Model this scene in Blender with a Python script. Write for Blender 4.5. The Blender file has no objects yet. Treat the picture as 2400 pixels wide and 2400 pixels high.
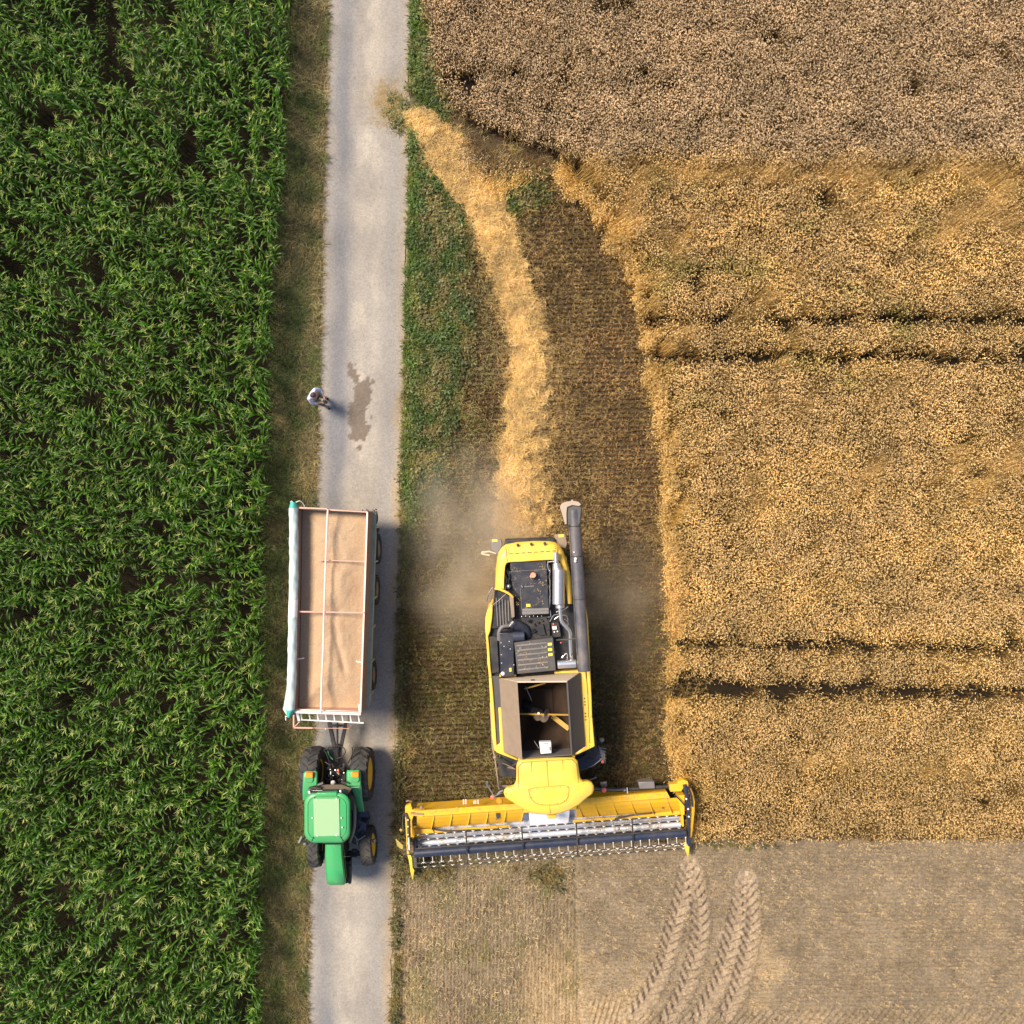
import bpy, bmesh, math, random
import numpy as np
from mathutils import Vector, Matrix
from math import radians as R_, pi

sc = bpy.context.scene
col = sc.collection
random.seed(7); rng = np.random.default_rng(7)

# ------------------------------------------------------------------ camera, sky, sun, exposure
FPX, CH = 1860.0, 30.0
cam = bpy.data.objects.new("camera", bpy.data.cameras.new("camera"))
col.objects.link(cam); cam.location = (0, 0, CH); cam.rotation_euler = (0, 0, 0)
cam.data.sensor_width = 36; cam.data.lens = 36 * FPX / 2400; cam.data.clip_start = .1; cam.data.clip_end = 2000
sc.camera = cam
SUN_EL = R_(54)
SHADOW = Vector((0.86, -0.5, 0)).normalized()
w = bpy.data.worlds.new("World"); sc.world = w; w.use_nodes = True
nt = w.node_tree; bg = nt.nodes['Background']
sky = nt.nodes.new('ShaderNodeTexSky'); sky.sky_type = 'NISHITA'; sky.sun_disc = False
sky.sun_elevation = SUN_EL; sky.sun_rotation = math.atan2(-SHADOW.x, -SHADOW.y)
sky.dust_density = 2.0; sky.air_density = 1.0
nt.links.new(sky.outputs[0], bg.inputs[0]); bg.inputs[1].default_value = 0.115
sun = bpy.data.objects.new("sun", bpy.data.lights.new("sun", 'SUN')); col.objects.link(sun)
sun.data.energy = 4.8; sun.data.angle = R_(19); sun.data.color = (1.0, 0.85, 0.66)
dvec = Vector((SHADOW.x * math.cos(SUN_EL), SHADOW.y * math.cos(SUN_EL), -math.sin(SUN_EL)))
sun.rotation_euler = dvec.to_track_quat('-Z', 'Y').to_euler(); sun.location = (-20, 12, 25)
sc.view_settings.view_transform = 'Standard'; sc.view_settings.look = 'None'
sc.view_settings.exposure = 0.42; sc.view_settings.gamma = 1
sc.cycles.max_bounces = 5; sc.cycles.diffuse_bounces = 3; sc.cycles.glossy_bounces = 2
sc.cycles.transmission_bounces = 3; sc.cycles.volume_bounces = 3; sc.cycles.transparent_max_bounces = 8

# ------------------------------------------------------------------ helpers
def wp(px, py, z=0.0):
    k = (CH - z) / FPX
    return Vector(((px - 1200) * k, (1200 - py) * k, z))
KD = 2400 / 1932
def D(x, y, z=0.0): return wp(x * KD, y * KD, z)
def C(u, v, z): return wp(1080 + u * .20704, 1140 + v * .20704, z)      # combine detail
def Hd(u, v, z): return wp(920 + u * .19669, 1780 + v * .19669, z)      # header detail
def T(u, v, z): return wp(650 + u * .21739, 1680 + v * .21739, z)       # tractor detail
def Rr(u, v, z): return wp(640 + u * .15528, 1140 + v * .15528, z)      # trailer detail
def Q(u, v, z): return wp(680 + u * .12422, 840 + v * .12422, z)        # person detail

def tag(o, label=None, cat=None, group=None, kind=None):
    if label: o['label'] = label
    if cat: o['category'] = cat
    if group: o['group'] = group
    if kind: o['kind'] = kind
    return o
def empty(name, loc, label, cat, group=None):
    o = bpy.data.objects.new(name, None); col.objects.link(o); o.location = loc
    o.empty_display_size = .3
    return tag(o, label, cat, group)

def hash2(ix, iy, s):
    h = (ix.astype(np.int64) * 374761393 + iy.astype(np.int64) * 668265263 + s * 974634777) & 0x7fffffff
    h = ((h ^ (h >> 13)) * 1274126177) & 0x7fffffff
    return ((h ^ (h >> 16)) & 0xffff) / 65535.0
def vnoise(x, y, s=0):
    xi, yi = np.floor(x), np.floor(y); fx, fy = x - xi, y - yi
    fx = fx * fx * (3 - 2 * fx); fy = fy * fy * (3 - 2 * fy)
    a = hash2(xi, yi, s); b = hash2(xi + 1, yi, s); c = hash2(xi, yi + 1, s); d = hash2(xi + 1, yi + 1, s)
    return (a * (1 - fx) + b * fx) * (1 - fy) + (c * (1 - fx) + d * fx) * fy
def fbm(x, y, s=0, o=4):
    r = 0; a = 1; t = 0
    for i in range(o):
        r = r + a * vnoise(x * 2 ** i + 17.3 * i, y * 2 ** i - 9.1 * i, s + i); t += a; a *= .5
    return r / t
def sstep(a, b, x):
    t = np.clip((x - a) / (b - a), 0, 1); return t * t * (3 - 2 * t)
def inpoly(x, y, poly):
    r = np.zeros(x.shape, bool); n = len(poly)
    for i in range(n):
        x0, y0 = poly[i]; x1, y1 = poly[(i + 1) % n]
        if y0 == y1: continue
        c = ((y0 > y) != (y1 > y)) & (x < (x1 - x0) * (y - y0) / (y1 - y0) + x0)
        r ^= c
    return r
def pxy(X, Y, z=0.0):
    """world -> picture units of the 1932 plan, at height z"""
    k = FPX / (CH - z)
    return (1200 + X * k) / KD, (1200 - Y * k) / KD
def segdist(x, y, pts):
    """distance to a polyline [(x,y,w)], width there, arclength, signed side"""
    best = np.full(x.shape, 1e9); wd = np.zeros(x.shape); al = np.zeros(x.shape); sd = np.zeros(x.shape); L = 0
    for i in range(len(pts) - 1):
        ax, ay, aw = pts[i]; bx, by, bw = pts[i + 1]
        dx, dy = bx - ax, by - ay; l2 = dx * dx + dy * dy; l = math.sqrt(l2)
        t = np.clip(((x - ax) * dx + (y - ay) * dy) / l2, 0, 1)
        d = np.hypot(x - ax - t * dx, y - ay - t * dy); m = d < best
        best = np.where(m, d, best); wd = np.where(m, aw + t * (bw - aw), wd); al = np.where(m, L + t * l, al)
        sd = np.where(m, np.sign((x - ax) * dy - (y - ay) * dx), sd); L += l
    return best, wd, al, sd

# ------------------------------------------------------------------ materials
def newmat(name):
    m = bpy.data.materials.new(name); m.use_nodes = True
    return m, m.node_tree, m.node_tree.nodes['Principled BSDF']
def mat(name, c, rough=.5, metal=0, dirt=None, damt=.35, dscale=2.5, coat=0, spec=.5, bump=0, bscale=40):
    m, t, b = newmat(name); N = t.nodes.new; L = t.links.new
    b.inputs['Roughness'].default_value = rough; b.inputs['Metallic'].default_value = metal
    b.inputs['Coat Weight'].default_value = coat; b.inputs['Specular IOR Level'].default_value = spec
    if dirt is None: dirt = tuple(x * .6 + y * .4 for x, y in zip(c, (.25, .19, .12)))
    tc = N('ShaderNodeTexCoord'); n = N('ShaderNodeTexNoise'); n.inputs['Scale'].default_value = dscale
    n.inputs['Detail'].default_value = 8; n.inputs['Roughness'].default_value = .65
    L(tc.outputs['Object'], n.inputs['Vector'])
    r = N('ShaderNodeMapRange'); r.inputs[1].default_value = .42; r.inputs[2].default_value = .75
    r.inputs[4].default_value = damt
    L(n.outputs[0], r.inputs[0])
    mx = N('ShaderNodeMix'); mx.data_type = 'RGBA'; mx.inputs[6].default_value = (*c, 1); mx.inputs[7].default_value = (*dirt, 1)
    L(r.outputs[0], mx.inputs[0]); L(mx.outputs[2], b.inputs['Base Color'])
    rr = N('ShaderNodeMath'); rr.operation = 'MULTIPLY_ADD'; rr.inputs[1].default_value = .35; rr.inputs[2].default_value = rough
    L(r.outputs[0], rr.inputs[0]); L(rr.outputs[0], b.inputs['Roughness'])
    if bump:
        n2 = N('ShaderNodeTexNoise'); n2.inputs['Scale'].default_value = bscale; n2.inputs['Detail'].default_value = 5
        L(tc.outputs['Object'], n2.inputs['Vector'])
        bp = N('ShaderNodeBump'); bp.inputs['Strength'].default_value = bump; bp.inputs['Distance'].default_value = .03
        L(n2.outputs[0], bp.inputs['Height']); L(bp.outputs[0], b.inputs['Normal'])
    return m

def plantmat(name, trans=.3, rough=.5, spec=.5, vary=.35, attr='tint', base=None, patch=None, zcol=False):
    """foliage: colour = tint attribute (instancer) or base, varied per clump and by a slow noise over the field;
       vertex colour 'vc' multiplies it (stem / head / leaf differences)"""
    m, t, b = newmat(name); N = t.nodes.new; L = t.links.new
    if base is None:
        a = N('ShaderNodeAttribute'); a.attribute_type = 'INSTANCER'; a.attribute_name = attr; cs = a.outputs['Color']
    else:
        a = N('ShaderNodeRGB'); a.outputs[0].default_value = (*base, 1); cs = a.outputs[0]
    v = N('ShaderNodeAttribute'); v.attribute_type = 'GEOMETRY'; v.attribute_name = 'vc'
    mu = N('ShaderNodeMix'); mu.data_type = 'RGBA'; mu.blend_type = 'MULTIPLY'; mu.inputs[0].default_value = 1
    mu.clamp_result = False
    L(cs, mu.inputs[6]); L(v.outputs['Color'], mu.inputs[7]); cs = mu.outputs[2]
    oi = N('ShaderNodeObjectInfo'); mr = N('ShaderNodeMapRange'); mr.inputs[3].default_value = 1 - vary; mr.inputs[4].default_value = 1 + vary
    L(oi.outputs['Random'], mr.inputs[0])
    g = N('ShaderNodeNewGeometry'); n = N('ShaderNodeTexNoise'); n.inputs['Scale'].default_value = .9; n.inputs['Detail'].default_value = 4
    L(g.outputs['Position'], n.inputs['Vector'])
    mr2 = N('ShaderNodeMapRange'); mr2.inputs[1].default_value = .3; mr2.inputs[2].default_value = .7
    mr2.inputs[3].default_value = .78; mr2.inputs[4].default_value = 1.22
    L(n.outputs[0], mr2.inputs[0])
    mm = N('ShaderNodeMath'); mm.operation = 'MULTIPLY'; L(mr.outputs[0], mm.inputs[0]); L(mr2.outputs[0], mm.inputs[1])
    vm = N('ShaderNodeVectorMath'); vm.operation = 'SCALE'; L(cs, vm.inputs[0]); L(mm.outputs[0], vm.inputs['Scale'])
    cs = vm.outputs[0]
    L(cs, b.inputs['Base Color']); b.inputs['Roughness'].default_value = rough; b.inputs['Specular IOR Level'].default_value = spec
    if trans:
        tr = N('ShaderNodeBsdfTranslucent'); L(cs, tr.inputs['Color'])
        ms = N('ShaderNodeMixShader'); ms.inputs[0].default_value = trans
        L(b.outputs[0], ms.inputs[1]); L(tr.outputs[0], ms.inputs[2])
        L(ms.outputs[0], t.nodes['Material Output'].inputs['Surface'])
    return m

# ------------------------------------------------------------------ layout of the place (1932 plan units)
ROAD_L = [(-700, 640), (0, 622), (200, 617), (400, 612), (700, 605), (950, 598), (1400, 591), (1700, 585), (1932, 582), (2700, 570)]
ROAD_R = [(-700, 782), (0, 773), (170, 771), (400, 768), (700, 761), (950, 753), (1200, 748), (1500, 742), (1932, 736), (2700, 722)]
CORN_R = [(-700, 560), (0, 549), (200, 546), (400, 537), (500, 524), (800, 514), (1000, 505), (1300, 504), (1600, 500), (1932, 496), (2700, 480)]
def lin(tab, y):
    ys = [a for a, _ in tab]; xs = [b for _, b in tab]; return np.interp(y, ys, xs)
# standing wheat, outline of its ears (z about .85)
WHEAT = [(806, -500), (806, 20), (818, 110), (842, 165), (885, 215), (960, 245), (1035, 262), (1062, 300), (1095, 345), (1140, 410), (1185, 485),
         (1212, 560), (1222, 615), (1236, 690), (1250, 780), (1262, 860), (1268, 1000), (1273, 1150), (1268, 1300), (1272, 1400),
         (1285, 1465), (1308, 1500), (1312, 1583), (2700, 1590), (2700, -500)]
# lodged corner by the verge
LODGED = [(885, 235), (930, 262), (1040, 275), (1050, 300), (1000, 318), (950, 340), (905, 300)]
WINDROW = [(735, 176, 24), (770, 192, 44), (800, 226, 54), (834, 285, 68), (880, 343, 84), (920, 401, 76), (950, 489, 64), (984, 576, 62),
           (994, 643, 58), (1000, 704, 70), (993, 797, 74), (986, 897, 84), (988, 1026, 94)]
TRAM = [[(1210, 606, 9), (1500, 600, 9), (2700, 612, 9)], [(1235, 676, 12), (1500, 672, 10), (2700, 690, 10)],
        [(1262, 1220, 9), (1500, 1222, 9), (2700, 1246, 9)], [(1262, 1300, 16), (1500, 1306, 12), (2700, 1322, 9)]]
def b2(u, v): return ((1300 + u * .36232) / KD, (1900 + v * .36232) / KD)
TRACKS = []
for pts in ([(865, 330), (850, 420), (825, 560), (790, 680), (750, 820), (700, 1000), (620, 1160), (520, 1310)],
            [(890, 380), (915, 500), (935, 620), (940, 760), (918, 900), (870, 1060), (815, 1200), (735, 1340)],
            [(1215, 430), (1195, 600), (1165, 740), (1115, 930), (1065, 1090), (1000, 1220), (930, 1340)],
            [(1250, 430), (1262, 590), (1272, 740), (1245, 900), (1212, 1040), (1175, 1180), (1110, 1310)]):
    q = []
    for i in range(len(pts) - 1):
        p0, p1, p2, p3 = [np.array(pts[j]) for j in (max(i - 1, 0), i, i + 1, min(i + 2, len(pts) - 1))]
        for t in (0, .25, .5, .75): q.append(.5 * ((2 * p1) + (p2 - p0) * t + (2 * p0 - 5 * p1 + 4 * p2 - p3) * t * t + (3 * p1 - p0 - 3 * p2 + p3) * t ** 3))
    q.append(np.array(pts[-1])); TRACKS.append([(*b2(u, v), 31) for u, v in q])

def cornmask(x, y): return x < lin(CORN_R, y)
def classify(x, y):
    """mask dictionary at ground level from plan units"""
    m = {}
    rl, rr = lin(ROAD_L, y), lin(ROAD_R, y)
    m['road'] = (x > rl) & (x < rr)
    m['corn'] = cornmask(x, y)
    m['vergeL'] = (x <= rl) & ~m['corn']
    # ground print of the wheat: ears outline pulled to the nadir
    k = 29.15 / 30
    m['wheat'] = inpoly(966 + (x - 966) / k, 966 + (y - 966) / k, WHEAT)
    m['lower'] = (x >= rr) & (y > 1585 + 14 * (vnoise(x / 25, y / 25, 5) - .5)) & ~m['wheat']
    m['mid'] = (x >= rr) & ~m['wheat'] & ~m['lower']
    d, wd, al, sd = segdist(x, y, WINDROW)
    m['wr_d'], m['wr_w'] = d, wd
    return m
def greenness(x, y):
    """how much living grass grows between the track and the straw"""
    rr = lin(ROAD_R, y)
    lft = x - rr
    wx = np.interp(y, [0, 170, 285, 401, 489, 576, 700, 800, 900, 1000, 1300, 1600], [60, 70, 60, 110, 125, 125, 125, 110, 90, 45, 30, 20])
    g = 1 - sstep(wx * .75, wx * 1.15, lft + 60 * (fbm(x / 60, y / 60, 31) - .5))
    amt = np.interp(y, [0, 150, 300, 500, 900, 1000, 1100, 1932], [1, 1, 1, .9, .85, .55, .35, .3])
    g = g * amt
    p = np.exp(-(((x - 975) / 42) ** 2 + ((y - 365) / 34) ** 2)) * 1.5
    return np.clip(np.maximum(g, p), 0, 1)

# ------------------------------------------------------------------ ground sheet
def mesh_from(name, V, F, cols=None, smooth=True):
    me = bpy.data.meshes.new(name)
    V = np.asarray(V, np.float32); F = np.asarray(F, np.int32); k = F.shape[1]
    me.vertices.add(len(V)); me.vertices.foreach_set('co', V.ravel())
    me.loops.add(F.size); me.loops.foreach_set('vertex_index', F.ravel())
    me.polygons.add(len(F)); me.polygons.foreach_set('loop_start', np.arange(0, F.size, k, dtype=np.int32))
    me.polygons.foreach_set('use_smooth', np.full(len(F), smooth))
    me.update(calc_edges=True)
    if cols is not None:
        a = me.color_attributes.new('vc', 'FLOAT_COLOR', 'POINT')
        c = np.ones((len(V), 4), np.float32); c[:, :3] = cols; a.data.foreach_set('color', c.ravel())
    return me
def grid(xs, ys):
    X, Y = np.meshgrid(xs, ys); nx = len(xs); ny = len(ys)
    i = (np.arange(ny - 1)[:, None] * nx + np.arange(nx - 1)[None, :]).ravel()
    return X.ravel(), Y.ravel(), np.stack([i, i + 1, i + nx + 1, i + nx], 1)
st = .055
core = np.arange(-20.5, 20.5 + st, st)
far = np.array([23, 27, 33, 42, 60, 90, 150, 260, 480])
axis = np.concatenate([-far[::-1], core, far])
GX, GY, GF = grid(axis, axis)
gx, gy = pxy(GX, GY)
M = classify(gx, gy)
def ground_height(x, y, M):
    h = .05 * (fbm(x / 30, y / 30, 3) - .5) + .03 * (fbm(x / 5, y / 5, 8, 3) - .5)
    rr = lin(ROAD_R, y)
    low = M['lower'].astype(float)
    z = h.copy()
    rl = lin(ROAD_L, y)
    near = np.maximum(np.clip((x - rl + 2) / 4, 0, 1) * np.clip((rr + 2 - x) / 4, 0, 1), 0)
    z = z * (1 - near) - .05 * near
    # tyre prints in the lower field
    for pts in TRACKS:
        d, wd, al, sd = segdist(x, y, pts)
        ins = 1 - sstep(wd * .42, wd * .55, d)
        # arrow bars point along the track
        ph = (al + d * .95) / 17.5
        bar = np.abs((ph % 1) - .5) * 2
        bar = sstep(.25, .7, bar)
        fade = sstep(0, 50, al) * .6 + .4
        z = z + ins * fade * (bar * .18 - .12 + .02 * (fbm(x / 4, y / 4, 12, 2) - .5))
        z = z + .03 * fade * np.exp(-((d - wd * .62) / 3) ** 2)
    # ridges along the bottom edge
    e = sstep(1898, 1915, y + 8 * (vnoise(x / 30, y / 30, 2) - .5)) * sstep(1150, 1200, x)
    z = z + e * .05 * np.sin((x + y * .9) / 13.5 * 2 * pi) * (.6 + .8 * vnoise(x / 20, y / 20, 77))
    e2 = sstep(1870, 1895, y) * (1 - sstep(1160, 1185, x)) * sstep(1108, 1120, x)
    z = z + e2 * .05 * np.sin((x + y * .3) / 10.2 * 2 * pi)
    # drill rows
    lowL = low * (1 - sstep(1083, 1090, x - (y - 1700) * .03))
    XX = (x * KD - 1200) * CH / FPX; YY = (1200 - y * KD) * CH / FPX; a1 = R_(88.8); a2 = R_(.5)
    z = z + lowL * .045 * np.cos((-XX * math.sin(a1) + YY * math.cos(a1)) / .132 * 2 * pi) * sstep(1640, 1720, y + 50 * vnoise(x / 40, y / 60, 4))
    lowR = low * sstep(1088, 1096, x - (y - 1700) * .03)
    z = z + lowR * .022 * np.cos((-XX * math.sin(a2) + YY * math.cos(a2)) / .160 * 2 * pi)
    z = z - .05 * np.exp(-((x - 1087 - (y - 1700) * .03) / 4) ** 2) * low
    return z
GZ = ground_height(gx, gy, M)
def mixc(a, b, t): return a * (1 - t[:, None]) + np.asarray(b) * t[:, None]
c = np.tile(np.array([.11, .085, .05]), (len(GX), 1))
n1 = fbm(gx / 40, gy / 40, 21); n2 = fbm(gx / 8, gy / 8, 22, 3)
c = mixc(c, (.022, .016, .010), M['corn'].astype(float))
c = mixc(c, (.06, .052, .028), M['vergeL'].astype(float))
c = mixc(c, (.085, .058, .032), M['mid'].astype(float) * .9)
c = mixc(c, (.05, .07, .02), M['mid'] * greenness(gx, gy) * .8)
c = mixc(c, (.022, .016, .010), M['wheat'].astype(float))  # soil painted darker here to stand in for shade in the tramlines
lowc = np.array([.235, .185, .125])
c = np.where(M['lower'][:, None], lowc * (.72 + .5 * n1[:, None]), c)
warm = sstep(.45, .7, fbm(gx / 130, gy / 130, 41)) * M['lower'] * sstep(1700, 1850, gy)
c = mixc(c, (.47, .35, .21), warm * .7)
c = mixc(c, (.16, .16, .06), M['lower'] * (gx < 1100) * sstep(.55, .8, fbm(gx / 45, gy / 60, 45)) * .55)
tg = np.exp(-(((gx - 800) / 60) ** 2 + ((gy - 1640) / 22) ** 2)) + .8 * np.exp(-(((gx - 1040) / 34) ** 2 + ((gy - 1655) / 26) ** 2))
c = mixc(c, (.07, .09, .025), np.clip(tg, 0, 1) * M['lower'])
# sandy shoulders where wheels run off the track
rl, rr = lin(ROAD_L, gy), lin(ROAD_R, gy)
sh = np.exp(-((gx - rr - 2) / 7) ** 2) * (.5 + .5 * sstep(350, 700, gy)); c = mixc(c, (.42, .33, .23), np.clip(sh, 0, 1) * .85)
sh = np.exp(-((gx - rl + 1) / 4) ** 2); c = mixc(c, (.30, .24, .16), sh * .7)
for pts in TRACKS:
    d, wd, al, sd = segdist(gx, gy, pts); c = mixc(c, (.40, .31, .22), (1 - sstep(wd * .4, wd * .6, d)) * .6)
c = c * (.75 + .5 * n2[:, None])
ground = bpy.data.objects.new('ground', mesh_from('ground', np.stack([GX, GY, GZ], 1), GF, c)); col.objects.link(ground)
tag(ground, kind='structure')
def groundmat():
    m, t, b = newmat('field_soil'); N = t.nodes.new; L = t.links.new
    v = N('ShaderNodeAttribute'); v.attribute_name = 'vc'
    tc = N('ShaderNodeTexCoord')
    n = N('ShaderNodeTexNoise'); n.inputs['Scale'].default_value = 13; n.inputs['Detail'].default_value = 6; n.inputs['Roughness'].default_value = .8
    L(tc.outputs['Object'], n.inputs['Vector'])
    mr = N('ShaderNodeMapRange'); mr.inputs[1].default_value = .3; mr.inputs[2].default_value = .7; mr.inputs[3].default_value = .35; mr.inputs[4].default_value = 1.65
    L(n.outputs[0], mr.inputs[0])
    s = N('ShaderNodeVectorMath'); s.operation = 'SCALE'; L(v.outputs['Color'], s.inputs[0]); L(mr.outputs[0], s.inputs['Scale'])
    L(s.outputs[0], b.inputs['Base Color']); b.inputs['Roughness'].default_value = .95; b.inputs['Specular IOR Level'].default_value = .15
    bp = N('ShaderNodeBump'); bp.inputs['Strength'].default_value = .9; bp.inputs['Distance'].default_value = .06
    L(n.outputs[0], bp.inputs['Height']); L(bp.outputs[0], b.inputs['Normal'])
    return m
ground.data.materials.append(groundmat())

# ------------------------------------------------------------------ the farm track
ys = np.arange(-26, 26, .07); tt = np.linspace(0, 1, 48)
ysf = np.concatenate([[-480, -200, -90, -45], ys, [45, 90, 200, 480]])
RY, RT = np.meshgrid(ysf, tt, indexing='ij'); RY = RY.ravel(); RT = RT.ravel()
py_ = np.clip((1200 - RY * FPX / CH) / KD, -700, 2700)
xl = (lin(ROAD_L, py_) * KD - 1200) * CH / FPX - .04 + .16 * (fbm(RY * 1.3, RY * 0, 51, 5) - .5)
xr = (lin(ROAD_R, py_) * KD - 1200) * CH / FPX + .04 + .26 * (fbm(RY * 1.1, RY * 0 + 9, 52, 5) - .5)
RX = xl + (xr - xl) * RT
RZ = .012 + .03 * (1 - (2 * RT - 1) ** 2) + .008 * (fbm(RX * 2, RY * 2, 53) - .5)
nt_ = len(tt); i = (np.arange(len(ysf) - 1)[:, None] * nt_ + np.arange(nt_ - 1)[None, :]).ravel()
RF = np.stack([i, i + 1, i + nt_ + 1, i + nt_], 1)
qx, qy = pxy(RX, RY)
rc = np.tile(np.array([.47, .43, .385]), (len(RX), 1))
# worn wheel lane (bluish) left, dusty crown and right side
lane = np.exp(-((RT - .22 - .08 * (fbm(RY * .2, RY * 0, 60) - .5)) / .13) ** 2) * (.15 + 1.3 * fbm(RX * .9, RY * .3, 61, 5)); rc = mixc(rc, (.27, .275, .30), np.clip(lane * 1.2, 0, 1))
lane = np.exp(-((RT - .82) / .10) ** 2) * .55 * (.4 + fbm(RX, RY * .2, 62)); rc = mixc(rc, (.38, .37, .36), np.clip(lane, 0, 1))
cr = np.exp(-((RT - .52) / .17) ** 2) * sstep(.38, .62, fbm(RX * 1.6, RY * .8, 63, 5)); rc = mixc(rc, (.62, .56, .48), np.clip(cr, 0, 1) * .8)
ed = 1 - sstep(0, .07, RT + .05 * (fbm(RX * 3, RY * 2, 64) - .5)); rc = mixc(rc, (.44, .36, .26), ed * .8)
ed = sstep(.86, .98, RT + .12 * (fbm(RX * 3, RY * .8, 65) - .5)) * (.4 + .6 * sstep(400, 1000, qy)); rc = mixc(rc, (.52, .41, .28), ed * .9)
# chaff swept over the track near the straw
ch = np.exp(-(((qx - 735) / 40) ** 2 + ((qy - 185) / 35) ** 2)) * fbm(RX * 4, RY * 4, 66); rc = mixc(rc, (.55, .42, .22), np.clip(ch, 0, 1) * .9)
# damp stain
def s8(u, v): return ((680 + u * .12422) / KD, (840 + v * .12422) / KD)
STAIN = [s8(u, v) for u, v in [(1100, 150), (1160, 130), (1190, 170), (1210, 230), (1250, 200), (1270, 290), (1330, 310), (1290, 380), (1330, 460), (1370, 430), (1440, 380),
         (1470, 330), (1500, 345), (1500, 430), (1580, 450), (1520, 500), (1500, 560), (1550, 600), (1530, 720), (1530, 840), (1460, 890), (1430, 1000), (1430, 1150), (1450, 1250),
         (1540, 1240), (1500, 1330), (1480, 1400), (1440, 1520), (1400, 1580), (1320, 1530), (1250, 1560), (1160, 1540), (1090, 1480), (1160, 1400), (1130, 1290), (1100, 1230),
         (1090, 1100), (1110, 900), (1130, 820), (1200, 850), (1230, 780), (1210, 700), (1220, 620), (1200, 560), (1250, 500), (1200, 460), (1210, 370), (1090, 340), (1100, 250)]]
jx = qx + 4 * (fbm(qx / 3, qy / 3, 67) - .5); jy = qy + 4 * (fbm(qx / 3, qy / 3, 68) - .5)
stn = inpoly(jx, jy, STAIN).astype(float)
for (u, v, r) in [(1130, 150, 5), (1560, 430, 4), (1310, 1690, 5), (1530, 1110, 3), (1240, 120, 2)]:
    ux, uy = s8(u, v); stn = np.maximum(stn, (np.hypot(jx - ux, (jy - uy) * .7) < r * .9).astype(float))
rc = mixc(rc, (.235, .19, .15), stn * .92)
rc = rc * .63 * (.78 + .46 * fbm(RX * .9, RY * .5, 69, 6)[:, None])
road = bpy.data.objects.new('road', mesh_from('road', np.stack([RX, RY, RZ], 1), RF, rc)); col.objects.link(road); tag(road, kind='structure')
def roadmat():
    m, t, b = newmat('track_surface'); N = t.nodes.new; L = t.links.new
    v = N('ShaderNodeAttribute'); v.attribute_name = 'vc'; tc = N('ShaderNodeTexCoord')
    n = N('ShaderNodeTexNoise'); n.inputs['Scale'].default_value = 14; n.inputs['Detail'].default_value = 9; n.inputs['Roughness'].default_value = .8
    L(tc.outputs['Object'], n.inputs['Vector'])
    mr = N('ShaderNodeMapRange'); mr.inputs[1].default_value = .3; mr.inputs[2].default_value = .7; mr.inputs[3].default_value = .66; mr.inputs[4].default_value = 1.30
    L(n.outputs[0], mr.inputs[0])
    vo = N('ShaderNodeTexVoronoi'); vo.inputs['Scale'].default_value = 7; L(tc.outputs['Object'], vo.inputs['Vector'])
    pb = N('ShaderNodeMapRange'); pb.inputs[1].default_value = .09; pb.inputs[2].default_value = .16; pb.inputs[3].default_value = .55; pb.inputs[4].default_value = 1
    L(vo.outputs['Distance'], pb.inputs[0])
    n3 = N('ShaderNodeTexNoise'); n3.inputs['Scale'].default_value = 1.1; L(tc.outputs['Object'], n3.inputs['Vector'])
    k = N('ShaderNodeMapRange'); k.inputs[1].default_value = .45; k.inputs[2].default_value = .6; L(n3.outputs[0], k.inputs[0])
    mm = N('ShaderNodeMix'); mm.inputs[2].default_value = 1; L(k.outputs[0], mm.inputs[0]); L(pb.outputs[0], mm.inputs[3])
    mu = N('ShaderNodeMath'); mu.operation = 'MULTIPLY'; L(mr.outputs[0], mu.inputs[0]); L(mm.outputs[0], mu.inputs[1])
    s = N('ShaderNodeVectorMath'); s.operation = 'SCALE'; L(v.outputs['Color'], s.inputs[0]); L(mu.outputs[0], s.inputs['Scale'])
    L(s.outputs[0], b.inputs['Base Color']); b.inputs['Roughness'].default_value = .9; b.inputs['Specular IOR Level'].default_value = .25
    bp = N('ShaderNodeBump'); bp.inputs['Strength'].default_value = .4; bp.inputs['Distance'].default_value = .02
    L(n.outputs[0], bp.inputs['Height']); L(bp.outputs[0], b.inputs['Normal'])
    return m
road.data.materials.append(roadmat())

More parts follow.
